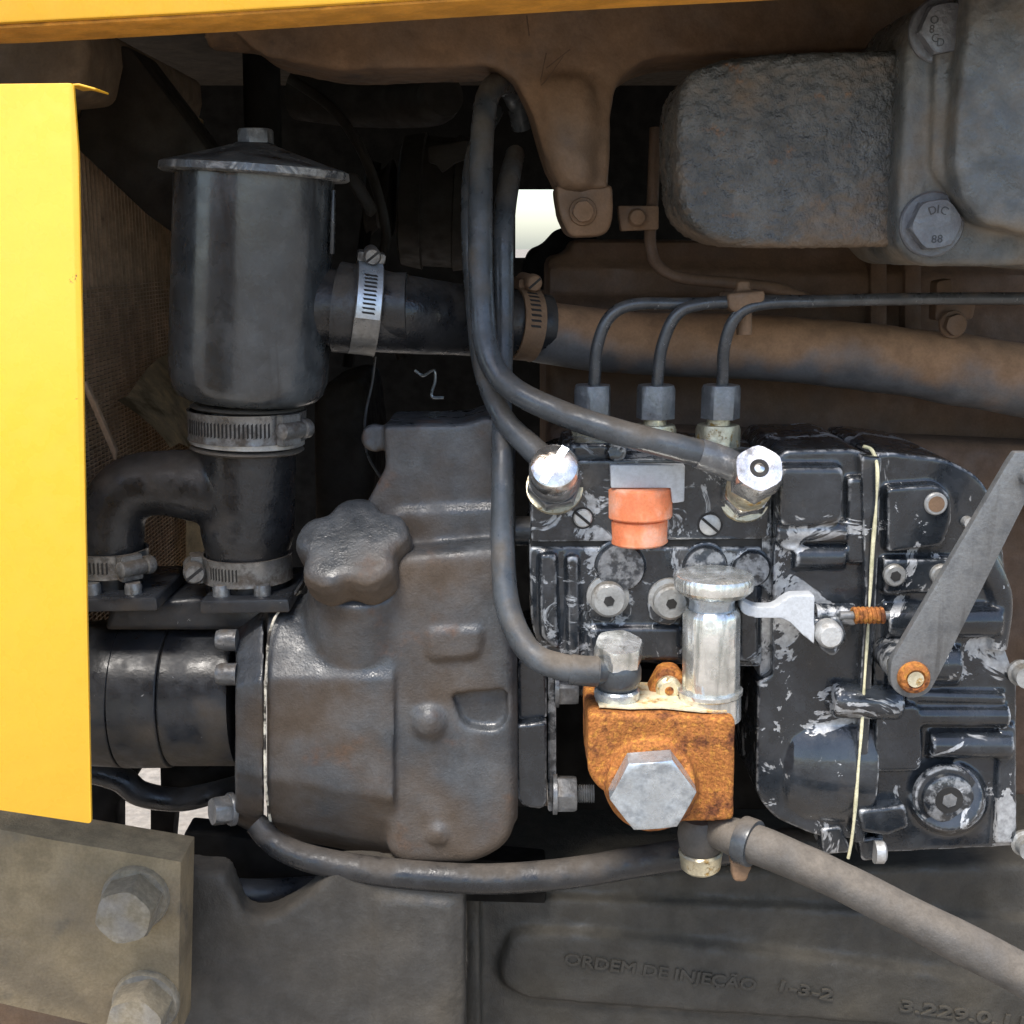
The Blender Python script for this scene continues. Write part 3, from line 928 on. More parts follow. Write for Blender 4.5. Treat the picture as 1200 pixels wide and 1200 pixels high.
rt = prism([(446, 690, 10), (470, 650), (590, 640), (603, 700, 12), (606, 960, 20), (598, 992, 20), (560, 1016, 24), (468, 1017, 16), (452, 1000, 8)], GY - 0.062, 0.11, 0.013, 4)
neck = prism([(424, 600), (452, 548, 8), (448, 498, 8), (545, 497, 10), (575, 486, 14), (604, 500, 12), (604, 720), (420, 720)], GY - 0.036, 0.06, 0.012, 4)
neck2 = prism([(455, 596, 16), (596, 590, 16), (602, 760), (380, 760), (392, 690, 16)], GY - 0.040, 0.07, 0.024, 6)
shoulder = tube([(380, 736, GY - 0.004, 56), (430, 732, GY - 0.010, 56), (560, 735, GY - 0.012, 58)], 56, 28)
fn = lathe(W(432, 760, GY - 0.02), W(424, 672, GY - 0.044), [(0, 0.042), (0.3, 0.038), (0.6, 0.034), (0.85, 0.030), (1, 0.028)], 40)
boss1 = prism([(500, 738, 10), (568, 736, 10), (562, 772, 10), (500, 776, 12)], GY - 0.065, 0.02, 0.007, 4)
ridge = tube([(484, 720, GY - 0.050, 22), (482, 800, GY - 0.052, 22), (482, 860, GY - 0.052, 22), (480, 930, GY - 0.050, 20), (478, 1000, GY - 0.044, 18)], 22, 20)
boss2 = lathe(W(504, 842, GY - 0.04), W(503, 841, GY - 0.072), [(0, 0.016), (0.55, 0.0125), (0.75, 0.009), (0.88, 0.003)], 28)
pocket = prism([(526, 828, 10), (594, 822, 8), (594, 862, 14), (580, 872, 12), (542, 868, 14)], GY - 0.08, 0.025, 0.0)
brow = prism([(524, 872, 10), (600, 868, 10), (592, 884, 8), (536, 884, 8)], GY - 0.065, 0.02, 0.004, 3)
lipr = tube([(459, 740, GY - 0.056, 7), (456, 800, GY - 0.061, 7), (455, 880, GY - 0.062, 7), (460, 960, GY - 0.058, 7), (466, 1008, GY - 0.05, 7)], 7, 14)
edge = tube([(598, 720, GY - 0.052, 7), (601, 850, GY - 0.054, 7), (601, 960, GY - 0.052, 7)], 7, 14)
drop = lathe(W(514, 972, GY - 0.05), W(514, 972, GY - 0.068), [(0, 0.012), (0.6, 0.008), (0.82, 0.002)], 24)
eye = lathe(W(440, 513, GY + 0.01), W(440, 513, GY - 0.022), [(0, 0.008), (1, 0.008)], 20)
part(t, 'casting', cast([front, rt, neck, neck2, shoulder, fn, boss1, ridge, boss2, lipr, edge, drop, eye], 0.0014, 7, 0.0002, 55, cut=[pocket]), 'casting')
fl = [xloft(276, [(735, GY - 0.020), (764, GY - 0.044), (806, GY - 0.060), (905, GY - 0.062), (948, GY - 0.044), (966, GY - 0.010), (950, GY + 0.03), (735, GY + 0.03)],
            309, [(704, GY - 0.012), (730, GY - 0.042), (798, GY - 0.064), (912, GY - 0.066), (964, GY - 0.047), (982, GY - 0.010), (960, GY + 0.03), (704, GY + 0.03)]),
      prism([(278, 745, 14), (320, 706, 8), (352, 690, 8), (346, 700), (312, 744), (309, 800), (278, 800)], GY - 0.030, 0.05, 0.006, 3)]
part(t, 'rear_flange', cast(fl, 0.0015, 4, 0.0004, 55), 'casting')
# pale gasket squeezed out along the joint
gk = catmull([W(352, 693, GY - 0.018), W(330, 712, GY - 0.040), W(316, 742, GY - 0.052), W(311.5, 800, GY - 0.0655), W(310.5, 860, GY - 0.0665), W(311, 912, GY - 0.0670), W(314, 945, GY - 0.058), W(318, 968, GY - 0.046)], 6)
part(t, 'gasket', sweep(gk, [0.0008 + 0.0006 * noise.noise(Vector((i * 0.7, 3, 0))) for i in range(len(gk))], 8), 'sealant_w')
bolt(t, 272, 948, GY - 0.03, 17, 20, 'dark_nut', d=Vector((-0.8, -0.5, 0.1)), rot=0.1, wash=1.15)
sc_ = [tube([(380 + i * 3, 770 + i * 9, GY - 0.063), (450, 772 + i * 9, GY - 0.064)], 0.6, 5, 2) for i in range(0)]

# filler cap: lobed hand knob
cax = Vector((-0.10, -0.62, 0.78)).normalized()
cc = W(421, 666, GY - 0.043)
kk = K(cc)
t = thing('filler_cap', 'grey cast filler cap with rounded lobes on the gear housing', 'cap', cc)
lob = lambda a: 1 + 0.10 * math.cos(5 * (a - 0.3)) - 0.03 * math.cos(10 * (a - 0.3))
cap = lathe(cc, cc + cax * 0.026, [(0, 52 * kk), (0.05, 58 * kk), (0.25, 63 * kk), (0.66, 64 * kk), (0.88, 61 * kk), (0.97, 54 * kk), (1.0, 44 * kk), (1.01, 4 * kk)], 80, lobes=lob)
part(t, 'knob', cast([cap], 0.0011, 3, 0.0003, 90), 'casting')
part(t, 'collar', lathe(cc - cax * 0.006, cc + cax * 0.001, [(0, 50 * kk), (0.4, 55 * kk), (1, 55 * kk)], 48), 'dark_nut')

# ================================================================== PUMP FLANGE WITH STUDS
t = thing('pump_flange', 'chipped black mounting flange between gear housing and injection pump', 'flange', (622, 950, 0.06))
part(t, 'upper_lobe', cast([prism([(606, 772, 12), (640, 762, 8), (642, 842, 4), (607, 846, 4)], 0.055, 0.09, 0.008, 3)], 0.0012, 3), 'chipped')
part(t, 'lower_lobe', cast([prism([(603, 850, 4), (641, 846, 4), (641, 950, 12), (606, 946, 18)], 0.048, 0.09, 0.010, 3)], 0.0012, 3), 'chipped')
part(t, 'plate', prism([(642, 770, 4), (652, 768, 4), (652, 950, 4), (642, 952, 4)], 0.058, 0.08, 0.001), 'chipped')
for px, py, yy in ((654, 805, 0.066), (652, 930, 0.058)):
    p = W(px, py, yy)
    q = W(px + 26, py, yy)
    e = W(px + 44, py, yy)
    s = part(t, 'stud', threads(p, e, 11 * K(p), 0.0013, 0.16), 'dark_nut')
    d = (q - p)
    part(s, 'nut', hexa(p, d, 22 * K(p), d.length * 0.9, 0.25, 0.1), 'dark_nut')
    part(s, 'washer', lathe(p - d.normalized() * 0.002, p + d.normalized() * 0.0003, [(0, 24 * K(p)), (1, 24 * K(p))], 28), 'dark_nut')
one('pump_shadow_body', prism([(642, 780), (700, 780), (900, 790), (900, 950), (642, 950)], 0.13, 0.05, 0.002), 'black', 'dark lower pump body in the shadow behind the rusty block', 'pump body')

# ================================================================== INJECTION PUMP
IY = 0.045
t = thing('injection_pump', 'badly chipped black fuel injection pump with three delivery valves', 'injection pump', (760, 780, IY))
lower = [prism([(620, 641, 2), (893, 641, 2), (893, 782, 6), (640, 774, 10), (622, 735, 16)], IY, 0.10, 0.003, 3),
         prism([(632, 650, 5), (652, 650, 5), (654, 762, 6), (634, 748, 8)], IY - 0.004, 0.02, 0.003, 3),
         prism([(664, 652, 5), (678, 652, 5), (680, 770, 5), (666, 770, 5)], IY - 0.0035, 0.02, 0.003, 3),
         prism([(866, 652, 5), (888, 652, 5), (888, 776, 5), (866, 776, 5)], IY - 0.0035, 0.02, 0.003, 3),
         prism([(690, 736, 8), (800, 736, 8), (800, 774, 4), (690, 774, 4)], IY - 0.003, 0.02, 0.003, 3)]
part(t, 'lower_body', cast(lower, 0.0012, 3), 'chipped_more')
upper = [prism([(621, 560, 4), (640, 548, 6), (660, 540, 6), (800, 536, 6), (905, 540, 4), (905, 632, 3), (622, 636, 3)], IY - 0.001, 0.085, 0.003, 3),
         prism([(660, 520, 5), (716, 516, 5), (800, 520, 5), (840, 524, 5), (840, 560), (660, 560)], IY + 0.02, 0.05, 0.003, 3)]
part(t, 'head', cast(upper, 0.0012, 3), 'chipped_more')
part(t, 'joint', prism([(622, 634), (904, 630), (904, 644), (622, 644)], IY + 0.0015, 0.08, 0), 'slot')
part(t, 'end_plate', prism([(894, 560, 3), (905, 560, 3), (904, 800, 3), (890, 800, 3)], IY + 0.001, 0.08, 0.001), 'chipped')
for px, py, r_ in ((683, 607, 11), (832, 615, 12.5)):
    c = W(px, py, IY - 0.001)
    k = K(c)
    ring = part(t, 'screw', lathe(c + Vector((0, 0.002, 0)), c + FRONT * 0.0012, [(0, r_ * k), (0.8, r_ * k), (1, r_ * 0.85 * k)], 24), 'alu')
    part(ring, 'screw_rim', lathe(c + Vector((0, 0.002, 0)), c + FRONT * 0.0003, [(0, r_ * 1.2 * k), (1, r_ * 1.2 * k)], 24), 'slot')
    sl = box(-r_ * k, r_ * k, -0.0015, -0.0005, -0.0007, 0.0007)
    xform(sl, Matrix.Translation(c + FRONT * 0.0004) @ Matrix.Rotation(R(40), 4, 'Y'))
    part(ring, 'screw_slot', sl, 'slot')
for px, py, r_, m_ in ((712, 698, 20, 'dull_alu'), (784, 701, 20, 'dull_alu')):
    c = W(px, py, IY)
    k = K(c)
    pl = part(t, 'side_plug', lathe(c, c + FRONT * 0.011, [(0, r_ * 1.25 * k), (0.25, r_ * 1.25 * k), (0.3, r_ * k), (0.9, r_ * k), (1, r_ * 0.85 * k)], 32), m_)
    part(pl, 'socket', hexa(c + FRONT * 0.0108, FRONT, 6.5 * k, 0.0006, 0.2, 0.02), 'slot')
    part(pl, 'lug', cast([prism([(px - 26, py + 4, 6), (px + 14, py + 20, 6), (px + 4, py + 34, 8), (px - 22, py + 28, 8)], IY - 0.003, 0.01, 0.002)], 0.001, 3), 'chipped_more')
for px, py, r_ in ((727, 664, 30), (826, 664, 26), (880, 666, 22)):
    c = W(px, py, IY)
    k = K(c)
    part(t, 'tappet_cover', lathe(c + Vector((0, .004, 0)), c + FRONT * 0.0035, [(0, r_ * 1.18 * k), (0.5, r_ * 1.1 * k), (0.55, r_ * k), (1, r_ * 0.9 * k)], 36), 'chipped')
p0 = W(598, 622, IY + 0.03)
p1 = W(624, 622, IY + 0.03)
part(t, 'end_pin', lathe(p0, p1, [(0, 14 * K(p0)), (0.1, 17 * K(p0)), (1, 17 * K(p0))], 28), 'hose_grey')
for px, py in ((700, 786), (880, 790)):
    pass
# delivery valve holders
VY = IY + 0.045
for i, px in enumerate((693, 767, 841)):
    c = W(px - 1, 545, VY)
    k = K(c)
    h = part(t, 'valve_holder', hexa(c, Vector((0, 0, 1)), 26 * k, (545 - 497) * k, 0.5 + 0.2 * i, 0.08), 'brass_zinc')
    part(h, 'valve_neck', lathe(c + Vector((0, 0, 46 * k)), c + Vector((0, 0, 62 * k)), [(0, 14 * k), (1, 13 * k)], 24), 'brass_zinc')
part(t, 'clamp_piece', cast([prism([(668, 520, 4), (735, 520, 4), (735, 548, 4), (668, 548, 4)], IY + 0.008, 0.03, 0.002), lathe(W(723, 530, IY + 0.02), W(723, 530, IY - 0.001), [(0, .006), (1, .005)], 20)], 0.0011, 3), 'chipped_more')

# injector pipes with union nuts
paths = [[(695, 470, VY), (697, 440, VY), (700, 405, VY), (714, 372, VY), (742, 357, VY), (800, 356, VY + .004), (880, 355, VY + .01)],
         [(769, 470, VY), (771, 440, VY), (776, 405, VY), (792, 370, VY - .001), (820, 357, VY - .002), (880, 353, VY), (960, 353, VY + .01)],
         [(845, 470, VY), (847, 440, VY), (849, 405, VY - .002), (862, 372, VY - .004), (890, 357, VY - .004), (960, 353, VY), (1100, 350, VY + .02), (1300, 350, VY + .03)]]
lab = ['injector pipe at the left end of the pump with its union nut', 'middle injector pipe with its union nut', 'longest injector pipe, rightmost of the three on the pump']
for i, pp in enumerate(paths):
    t2 = thing('injector_pipe', lab[i], 'pipe', pp[0], 'fuel injector pipes')
    part(t2, 'pipe', tube(pp, 7.2, 16), 'pipe_steel')
    c = W(pp[0][0] - 1, 490, VY)
    k = K(c)
    part(t2, 'union_nut', hexa(c, Vector((0, 0, 1)), 23 * k, 39 * k, 0.35 + 0.35 * i, 0.08), 'dark_nut')
t = thing('pipe_clip', 'brown dusty clip holding the injector pipes together', 'clip', (875, 370, VY))
part(t, 'block', cast([prism([(852, 344, 5), (898, 340, 5), (896, 356, 4), (872, 372, 5), (854, 362, 5)], VY - 0.007, 0.03, 0.002), prism([(864, 329, 4), (880, 329, 4), (880, 350), (864, 350)], VY + 0.002, 0.008, 0.002)], 0.0011, 3), 'brown')
part(t, 'screw', tube([(872, 362, VY + 0.004), (872, 392, VY + 0.004)], 9, 12, 3), 'brown')
t = thing('pipe_bracket', 'dim pipe bracket with a bolt below the flange cover', 'bracket', (1112, 385, 0.14))
part(t, 'plate', prism([(1098, 330, 4), (1116, 326, 4), (1118, 345), (1146, 346, 3), (1140, 374, 4), (1096, 376, 4)], 0.135, 0.012, 0.001), 'brown_block')
bolt(t, 1116, 380, 0.13, 13, 12, 'brown_block')
one('fuel_return_pipe', tube([(768, 150, 0.15), (765, 230, 0.145), (762, 285, 0.14), (772, 312, 0.14), (800, 326, 0.138), (860, 332, 0.135), (910, 338, 0.13), (945, 350, 0.13)], 7, 12),
    'brown_block', 'thin brown pipe dropping past the tab bracket to the clip', 'pipe')

# ================================================================== GREY RUBBER-COATED LINES
one('leak_off_hose', tube([(612, 150, 0.17, 12), (604, 112, 0.16, 14), (588, 98, 0.135, 14), (572, 112, 0.11, 14), (565, 160, 0.095, 14), (563, 250, 0.08, 14.5), (564, 340, 0.07, 14.5), (572, 415, 0.06, 14.5),
                           (600, 455, 0.05, 14.5), (660, 485, 0.038, 15), (730, 508, 0.028, 15.5), (800, 526, 0.024, 16), (840, 538, 0.026, 17), (866, 550, 0.030, 15)], 14, 20),
    'hose_grey', 'grey hose arching down from the manifold to the bright hexagon banjo bolt', 'hose')
part([o for o in COL.objects if o.name == 'leak_off_hose'][0], 'ferrule', tube([(818, 531, 0.0245), (832, 535.5, 0.0255), (850, 542, 0.0275), (868, 551, 0.030)], 18, 24, 4), 'dark_nut')
one('feed_hose', tube([(580, 130, 0.16, 10), (556, 180, 0.12, 10), (551, 250, 0.10, 11), (556, 340, 0.09, 12), (566, 430, 0.075, 12), (590, 490, 0.06, 13), (620, 522, 0.05, 15), (640, 540, 0.045, 16)], 12, 18),
    'hose_grey', 'grey hose running behind the others to the slotted banjo bolt', 'hose')
one('supply_hose', tube([(604, 180, 0.15, 11), (596, 215, 0.12, 13), (590, 270, 0.10, 13), (590, 380, 0.088, 12), (588, 480, 0.07, 12), (589, 560, 0.05, 13), (589, 640, 0.038, 14), (596, 715, 0.025, 15), (622, 765, 0.014, 15),
                         (660, 782, 0.008, 16), (700, 786, 0.008, 17)], 13, 20),
    'hose_grey', 'grey hose dropping down to the round fitting on the rusty block', 'hose')
part([o for o in COL.objects if o.name == 'supply_hose'][0], 'ferrule', tube([(668, 784, 0.008), (682, 786, 0.008), (700, 787, 0.009)], 18, 24, 4), 'hose_grey')

def banjo(name, label, base, d, r, L, mbolt='nickel', hexed=True):
    c = W(*base)
    k = K(c)
    d = d.normalized()
    t = thing(name, label, 'bolt', c)
    part(t, 'washer', lathe(c, c + d * 0.0025, [(0, r * 1.15 * k), (1, r * 1.15 * k)], 36), 'brass_zinc')
    part(t, 'lower_nut', hexa(c + d * 0.0025, d, r * 1.12 * k, L * 0.22, 0.2), 'dark_nut' if not hexed else 'nickel')
    part(t, 'banjo_ring', lathe(c + d * (0.0025 + L * 0.2), c + d * L * 0.62, [(0, r * 0.8 * k), (0.2, r * 0.98 * k), (0.5, r * 1.02 * k), (0.8, r * 0.98 * k), (1, r * 0.85 * k)], 36), 'brass_zinc' if hexed else 'dark_nut')
    top = c + d * L * 0.62
    if hexed:
        hd = part(t, 'bolt_head', hexa(top, d, r * 1.12 * k, L * 0.38, 0.5), mbolt)
        e = c + d * L
        part(hd, 'bore_rim', lathe(e - d * 0.001, e + d * 0.0004, [(0, r * 0.42 * k), (1, r * 0.40 * k)], 28), 'slot')
        part(hd, 'bore_ball', lathe(e - d * 0.001, e + d * 0.0014, [(0, r * 0.24 * k), (0.6, r * 0.22 * k), (1, r * 0.08 * k)], 20), 'nickel')
    else:
        hd = part(t, 'bolt_head', lathe(top, c + d * L, [(0, r * 0.9 * k), (0.08, r * 0.98 * k), (0.7, r * 0.98 * k), (0.9, r * 0.9 * k), (1, r * 0.72 * k), (1.02, 2 * k)], 40), mbolt)
        e = c + d * L
        u, v = frame(d)
        sl = (u * math.cos(R(58)) + v * math.sin(R(58)))
        sw = d.cross(sl)
        bx = bmesh.new()
        q = []
        for zz in (-0.004, 0.0004):
            for a_, b_ in ((-1, -1), (1, -1), (1, 1), (-1, 1)):
                q.append(bx.verts.new(e + sl * (a_ * r * 0.86 * k) + sw * (b_ * r * 0.16 * k) + d * zz))
        for f in ((0, 1, 2, 3), (4, 5, 6, 7), (0, 1, 5, 4), (1, 2, 6, 5), (2, 3, 7, 6), (3, 0, 4, 7)):
            bx.faces.new([q[j] for j in f])
        bmesh.ops.recalc_face_normals(bx, faces=bx.faces)
        part(hd, 'slot', bx, 'zinc')
    return t
banjo('banjo_bolt', 'bright hexagon banjo bolt at the right end of the grey hose', (871, 584, IY + 0.004), Vector((0, -0.86, 0.51)), 26, 0.046)
banjo('banjo_bolt', 'bright round slotted banjo bolt at the left of the injection pump', (650, 572, IY + 0.002), Vector((-0.04, -0.84, 0.54)), 29, 0.032, hexed=False)

# orange cap and pale label on the pump head
t = thing('plastic_cap', 'faded orange plastic cap on the front of the injection pump', 'cap', (750, 636, IY))
c0, c1 = W(748, 636, IY + 0.006), W(748, 606, IY + 0.006)
part(t, 'lower_ring', lathe(c0, c1, [(0, 32 * K(c0)), (0.08, 35 * K(c0)), (0.95, 36 * K(c0)), (1, 34 * K(c0))], 40), 'orange')
c0, c1 = W(749, 605, IY + 0.006), W(749, 568, IY + 0.006)
part(t, 'upper_ring', lathe(c0, c1, [(0, 38 * K(c0)), (0.06, 40 * K(c0)), (0.94, 40 * K(c0)), (1, 37 * K(c0))], 40), 'orange')
one('pale_plate', prism([(715, 545, 2), (803, 545, 2), (802, 588, 2), (788, 590, 2), (786, 572), (716, 572, 2)], IY - 0.006, 0.014, 0.0008), 'white', 'small white plate behind the orange cap on the pump head', 'plate')
# ================================================================== RUSTY FEED PUMP BLOCK
BY = 0.0
t = thing('feed_pump', 'rusty orange feed pump block with a large zinc hexagon plug', 'feed pump', (775, 960, BY))
blk = prism([(689, 836, 8), (862, 842, 5), (860, 962, 6), (800, 964, 4), (780, 950), (735, 936, 10), (706, 928, 10), (689, 910, 16)], BY, 0.048, 0.003, 3)
neckb = lathe(W(763, 915, BY + 0.02), W(763, 918, BY - 0.010), [(0, 58 * K(W(763, 915, BY))), (0.6, 56 * K(W(763, 915, BY))), (1, 50 * K(W(763, 915, BY)))], 40)
part(t, 'block', cast([blk, neckb], 0.0011, 3, 0.0003, 120), 'rust')
zt_ = max(W(700, 836, BY).z, W(850, 842, BY).z)
xa, xb = W(700, 836, BY).x, W(856, 842, BY).x
top = bmesh.new()
zl, zr = W(689, 834.5, BY).z, W(862, 840.5, BY).z
pts = [(-1, 0.6), (-0.96, 0.12), (-0.5, 0.1), (0, 0.16), (0.6, 0.08), (0.97, 0.12), (0.98, 0.9), (0.2, 0.95), (-0.6, 0.92)]
vv = []
for a_, b_ in pts:
    x = (xa + xb) / 2 + a_ * (xb - xa) / 2
    f = (a_ + 1) / 2
    vv.append(top.verts.new((x, BY + 0.048 * b_, zl * (1 - f) + zr * f + 0.0004)))
fc_ = top.faces.new(vv)
r_ = bmesh.ops.extrude_face_region(top, geom=[fc_])
for g_ in r_['geom']:
    if isinstance(g_, bmesh.types.BMVert):
        g_.co.z += 0.0008
bmesh.ops.recalc_face_normals(top, faces=top.faces)
part(t, 'top_face', top, 'rust_pale', 'pale top face of the rusty block')  # thin pale plate laid over the top of the block
ear = part(t, 'ear', cast([prism([(752, 842), (762, 808, 6), (774, 786, 8), (794, 784, 8), (806, 800, 6), (806, 842)], BY + 0.030, 0.014, 0.002)], 0.0011, 3), 'rust')
c = W(783, 806, BY + 0.030)
k = K(c)
s = part(ear, 'ear_screw', lathe(c, c + FRONT * 0.005, [(0, 15 * k), (0.6, 15 * k), (1, 11 * k)], 28), 'brass_zinc')
part(s, 'socket', lathe(c + FRONT * 0.004, c + FRONT * 0.0055, [(0, 6 * k), (1, 5 * k)], 16), 'rust')
c = W(763, 919, BY - 0.008)
k = K(c)
pl = part(t, 'hexagon_plug', hexa(c, Vector((-0.02, -1, -0.10)), 50 * k, 0.012, 0.10, 0.06), 'zinc')

t = thing('banjo_fitting', 'grey round banjo fitting with pale hexagon bolt on the rusty block', 'fitting', (723, 842, 0.02))
NY = 0.02
k = K(W(723, 800, NY))
part(t, 'adapter', lpx((722, 850, NY), (723, 806, NY), [(0, 24), (0.3, 25), (0.7, 25), (0.78, 26.5), (0.95, 26.5), (1, 24)], 36), 'zinc')
part(t, 'ring', lpx((723, 808, NY), (724, 770, NY), [(0, 19), (0.12, 24), (0.35, 28), (0.65, 28), (0.88, 25), (1, 20)], 36), 'hose_grey')
part(t, 'stub', tube([(672, 783, 0.010), (700, 786, 0.014), (720, 787, NY)], 16, 20), 'hose_grey')
c = W(724, 773, NY)
part(t, 'bolt_head', hexa(c, Vector((0.02, -0.25, 1)), 30 * k, 24 * k, 0.25, 0.14), 'clear_zinc')

t = thing('hand_primer', 'pale plated hand primer pump standing on the rusty block', 'primer pump', (833, 858, 0.022))
HYp = 0.022
flute = lambda a: 1 + 0.012 * math.cos(16 * a)
part(t, 'barrel', lpx((833, 836, HYp), (834, 712, HYp), [(0, 32), (0.02, 33.5), (0.94, 33.5), (0.97, 32), (1, 29)], 64, 0, flute), 'clear_zinc')
part(t, 'collar', lpx((832, 842, HYp), (832, 806, HYp), [(0, 33), (0.05, 36), (0.80, 36), (0.86, 38), (0.97, 38), (1, 34)], 48), 'clear_zinc')
c = W(826, 862, HYp)
part(t, 'base_nut', hexa(c, Vector((0, 0, 1)), 31 * K(c), 24 * K(c), 0.4, 0.06), 'zinc')
part(t, 'neck', lpx((834, 714, HYp), (835, 690, HYp), [(0, 27), (0.4, 26), (0.7, 30), (1, 30)], 36), 'zinc')
knurl = lambda a: 1 + 0.008 * (1 if math.sin(40 * a) > 0 else -1)
part(t, 'knob', lpx((836, 699, HYp), (837, 672, HYp), [(0, 28), (0.18, 40), (0.4, 46), (0.80, 47), (0.94, 45), (1, 41), (1.01, 8)], 120, 0, knurl), 'clear_zinc')

t = thing('return_fitting', 'round grey fitting with pale cap under the rusty block', 'fitting', (820, 1020, 0.02))
part(t, 'ring', lpx((821, 997, 0.02), (821, 958, 0.02), [(0, 22), (0.15, 25), (0.5, 27), (0.85, 25), (1, 21)], 36), 'hose_tan')
part(t, 'cap', lpx((821, 1019, 0.02), (821, 996, 0.02), [(0, 19), (0.15, 23), (0.8, 25), (0.9, 26), (1, 24)], 36), 'brass_zinc')
one('return_hose', tube([(838, 975, 0.015, 17), (858, 980, 0.005, 22), (875, 986, 0.0, 24), (905, 997, -0.008, 22.5), (980, 1030, -0.02, 22.5), (1070, 1076, -0.03, 23.5), (1160, 1122, -0.04, 25), (1300, 1196, -0.05, 26)], 25, 28, 10, 0.05),
    'hose_tan', 'thick tan dusty hose sloping to the lower right corner', 'hose')
t = thing('hose_band', 'dark worn band around the start of the tan hose', 'hose clamp', (865, 1015, 0.0))
pa, pb = W(868, 983, 0.002), W(884, 989, -0.003)
dd = pb - pa
part(t, 'band', lathe(pa, pb, [(0, 25 * K(pa)), (0, 27.5 * K(pa)), (0.1, 28 * K(pa)), (0.9, 28 * K(pa)), (1, 27.5 * K(pa)), (1, 25 * K(pa))], 40), 'hose_grey')
part(t, 'tail', cast([prism([(856, 1008, 3), (882, 1016, 3), (878, 1024, 3), (874, 1034, 4), (860, 1034, 4)], -0.004, 0.010, 0.002)], 0.001, 3, 0.0006, 150), 'brown')

# ================================================================== GOVERNOR HOUSING
VYg = 0.040
t = thing('governor_housing', 'black chipped governor housing at the right of the injection pump', 'housing', (1040, 990, VYg))
left = [prism([(908, 540, 8), (920, 528, 6), (1000, 526, 6), (1018, 532, 4), (1018, 985, 6), (960, 982, 16), (905, 958, 24), (886, 930, 10), (888, 800, 4), (905, 790, 2), (906, 700)], VYg, 0.10, 0.010, 5),
        prism([(914, 548, 8), (990, 548, 8), (988, 614, 10), (914, 618, 10)], VYg - 0.011, 0.02, 0.008, 5),
        tube([(908, 622, VYg - 0.002, 13), (990, 622, VYg - 0.002, 13)], 13, 18),
        tube([(930, 652, VYg - 0.001, 14), (988, 652, VYg - 0.001, 14)], 14, 18),
        prism([(994, 560, 4), (1018, 560, 4), (1018, 660, 4), (994, 660, 4)], VYg - 0.005, 0.02, 0.003, 3),
        lpx((900, 876, VYg + 0.034), (1004, 880, VYg + 0.034), [(0, 66), (0.1, 80), (0.3, 88), (0.7, 90), (1, 90)], 48),
        lathe(W(926, 632, VYg + 0.01), W(926, 632, VYg - 0.004), [(0, .006), (1, .006)], 20)]
part(t, 'front_casing', cast(left, 0.0012, 3), 'chipped')
right = [prism([(1024, 532, 4), (1045, 530, 5), (1110, 538, 14), (1148, 558, 18), (1170, 596, 14), (1178, 660, 8), (1178, 760), (1192, 800, 6), (1192, 992, 5), (1030, 1000, 8), (1024, 990, 4)], VYg, 0.10, 0.010, 5),
         prism([(1040, 572, 6), (1100, 568, 12), (1116, 582, 10), (1116, 612, 8), (1106, 640, 6), (1040, 648, 5)], VYg - 0.008, 0.02, 0.004, 3),
         prism([(1036, 656, 4), (1140, 656, 6), (1136, 694, 4), (1036, 696, 4)], VYg - 0.006, 0.02, 0.004, 3),
         tube([(1036, 728, VYg - 0.001, 20), (1170, 726, VYg - 0.001, 20)], 20, 20),
         tube([(1036, 778, VYg + 0.004, 26), (1120, 776, VYg + 0.004, 26)], 26, 22),
         tube([(1060, 815, VYg - 0.001, 8), (1176, 818, VYg - 0.001, 8)], 8, 16),
         tube([(1070, 838, VYg - 0.002, 13), (1180, 838, VYg - 0.002, 13)], 13, 16),
         tube([(1088, 872, VYg - 0.002, 16), (1184, 872, VYg - 0.002, 16)], 16, 18),
         prism([(1026, 830, 6), (1078, 826, 10), (1082, 880, 8), (1080, 905, 10), (1026, 906, 6)], VYg - 0.008, 0.02, 0.012, 5),
         lathe(W(1108, 932, VYg + 0.01), W(1108, 932, VYg - 0.006), [(0, 0.022), (0.7, 0.021), (1, 0.019)], 48),
         prism([(1172, 850, 4), (1192, 850, 4), (1192, 990, 4), (1166, 990, 4)], VYg - 0.004, 0.02, 0.003, 3),
         tube([(1150, 650, VYg, 16), (1172, 700, VYg, 14), (1168, 760, VYg, 12)], 14, 16)]
part(t, 'rear_casing', cast(right, 0.0012, 3), 'chipped')
part(t, 'boss', cast([lpx((974, 820, VYg - 0.004), (1056, 824, VYg - 0.004), [(0, 18), (0.06, 21), (0.94, 20), (1, 16)], 32)], 0.001, 3), 'chipped')
part(t, 'lug', cast([prism([(1006, 950, 5), (1062, 944, 5), (1066, 970, 5), (1040, 980), (1010, 976, 4)], VYg - 0.010, 0.03, 0.003, 3)], 0.001, 3), 'chipped_more')
part(t, 'lug', cast([prism([(962, 972, 3), (985, 968, 3), (1000, 1000, 6), (964, 1002, 3)], VYg - 0.002, 0.03, 0.002)], 0.0011, 3), 'chipped')
lg = part(t, 'lug', cast([prism([(1006, 984, 4), (1036, 980, 4), (1040, 1008, 4), (1010, 1010, 4)], VYg - 0.004, 0.02, 0.003)], 0.001, 3), 'chipped')
p0, p1 = W(1024, 998, VYg - 0.006), W(1037, 998, VYg - 0.006)
part(lg, 'bolt', lathe(p0, p1, [(0, 14 * K(p0)), (0.8, 14 * K(p0)), (1, 11 * K(p0))], 20), 'alu')
c = W(1096, 590, VYg - 0.008)
k = K(c)
h_ = part(t, 'bushing', lathe(c + Vector((0, .002, 0)), c + FRONT * 0.002, [(0, 13.5 * k), (0.8, 13.5 * k), (1, 12 * k)], 28), 'alu')
part(h_, 'bore', lathe(c, c + FRONT * 0.0022, [(0, 9.5 * k), (1, 9.5 * k)], 24), 'brown')
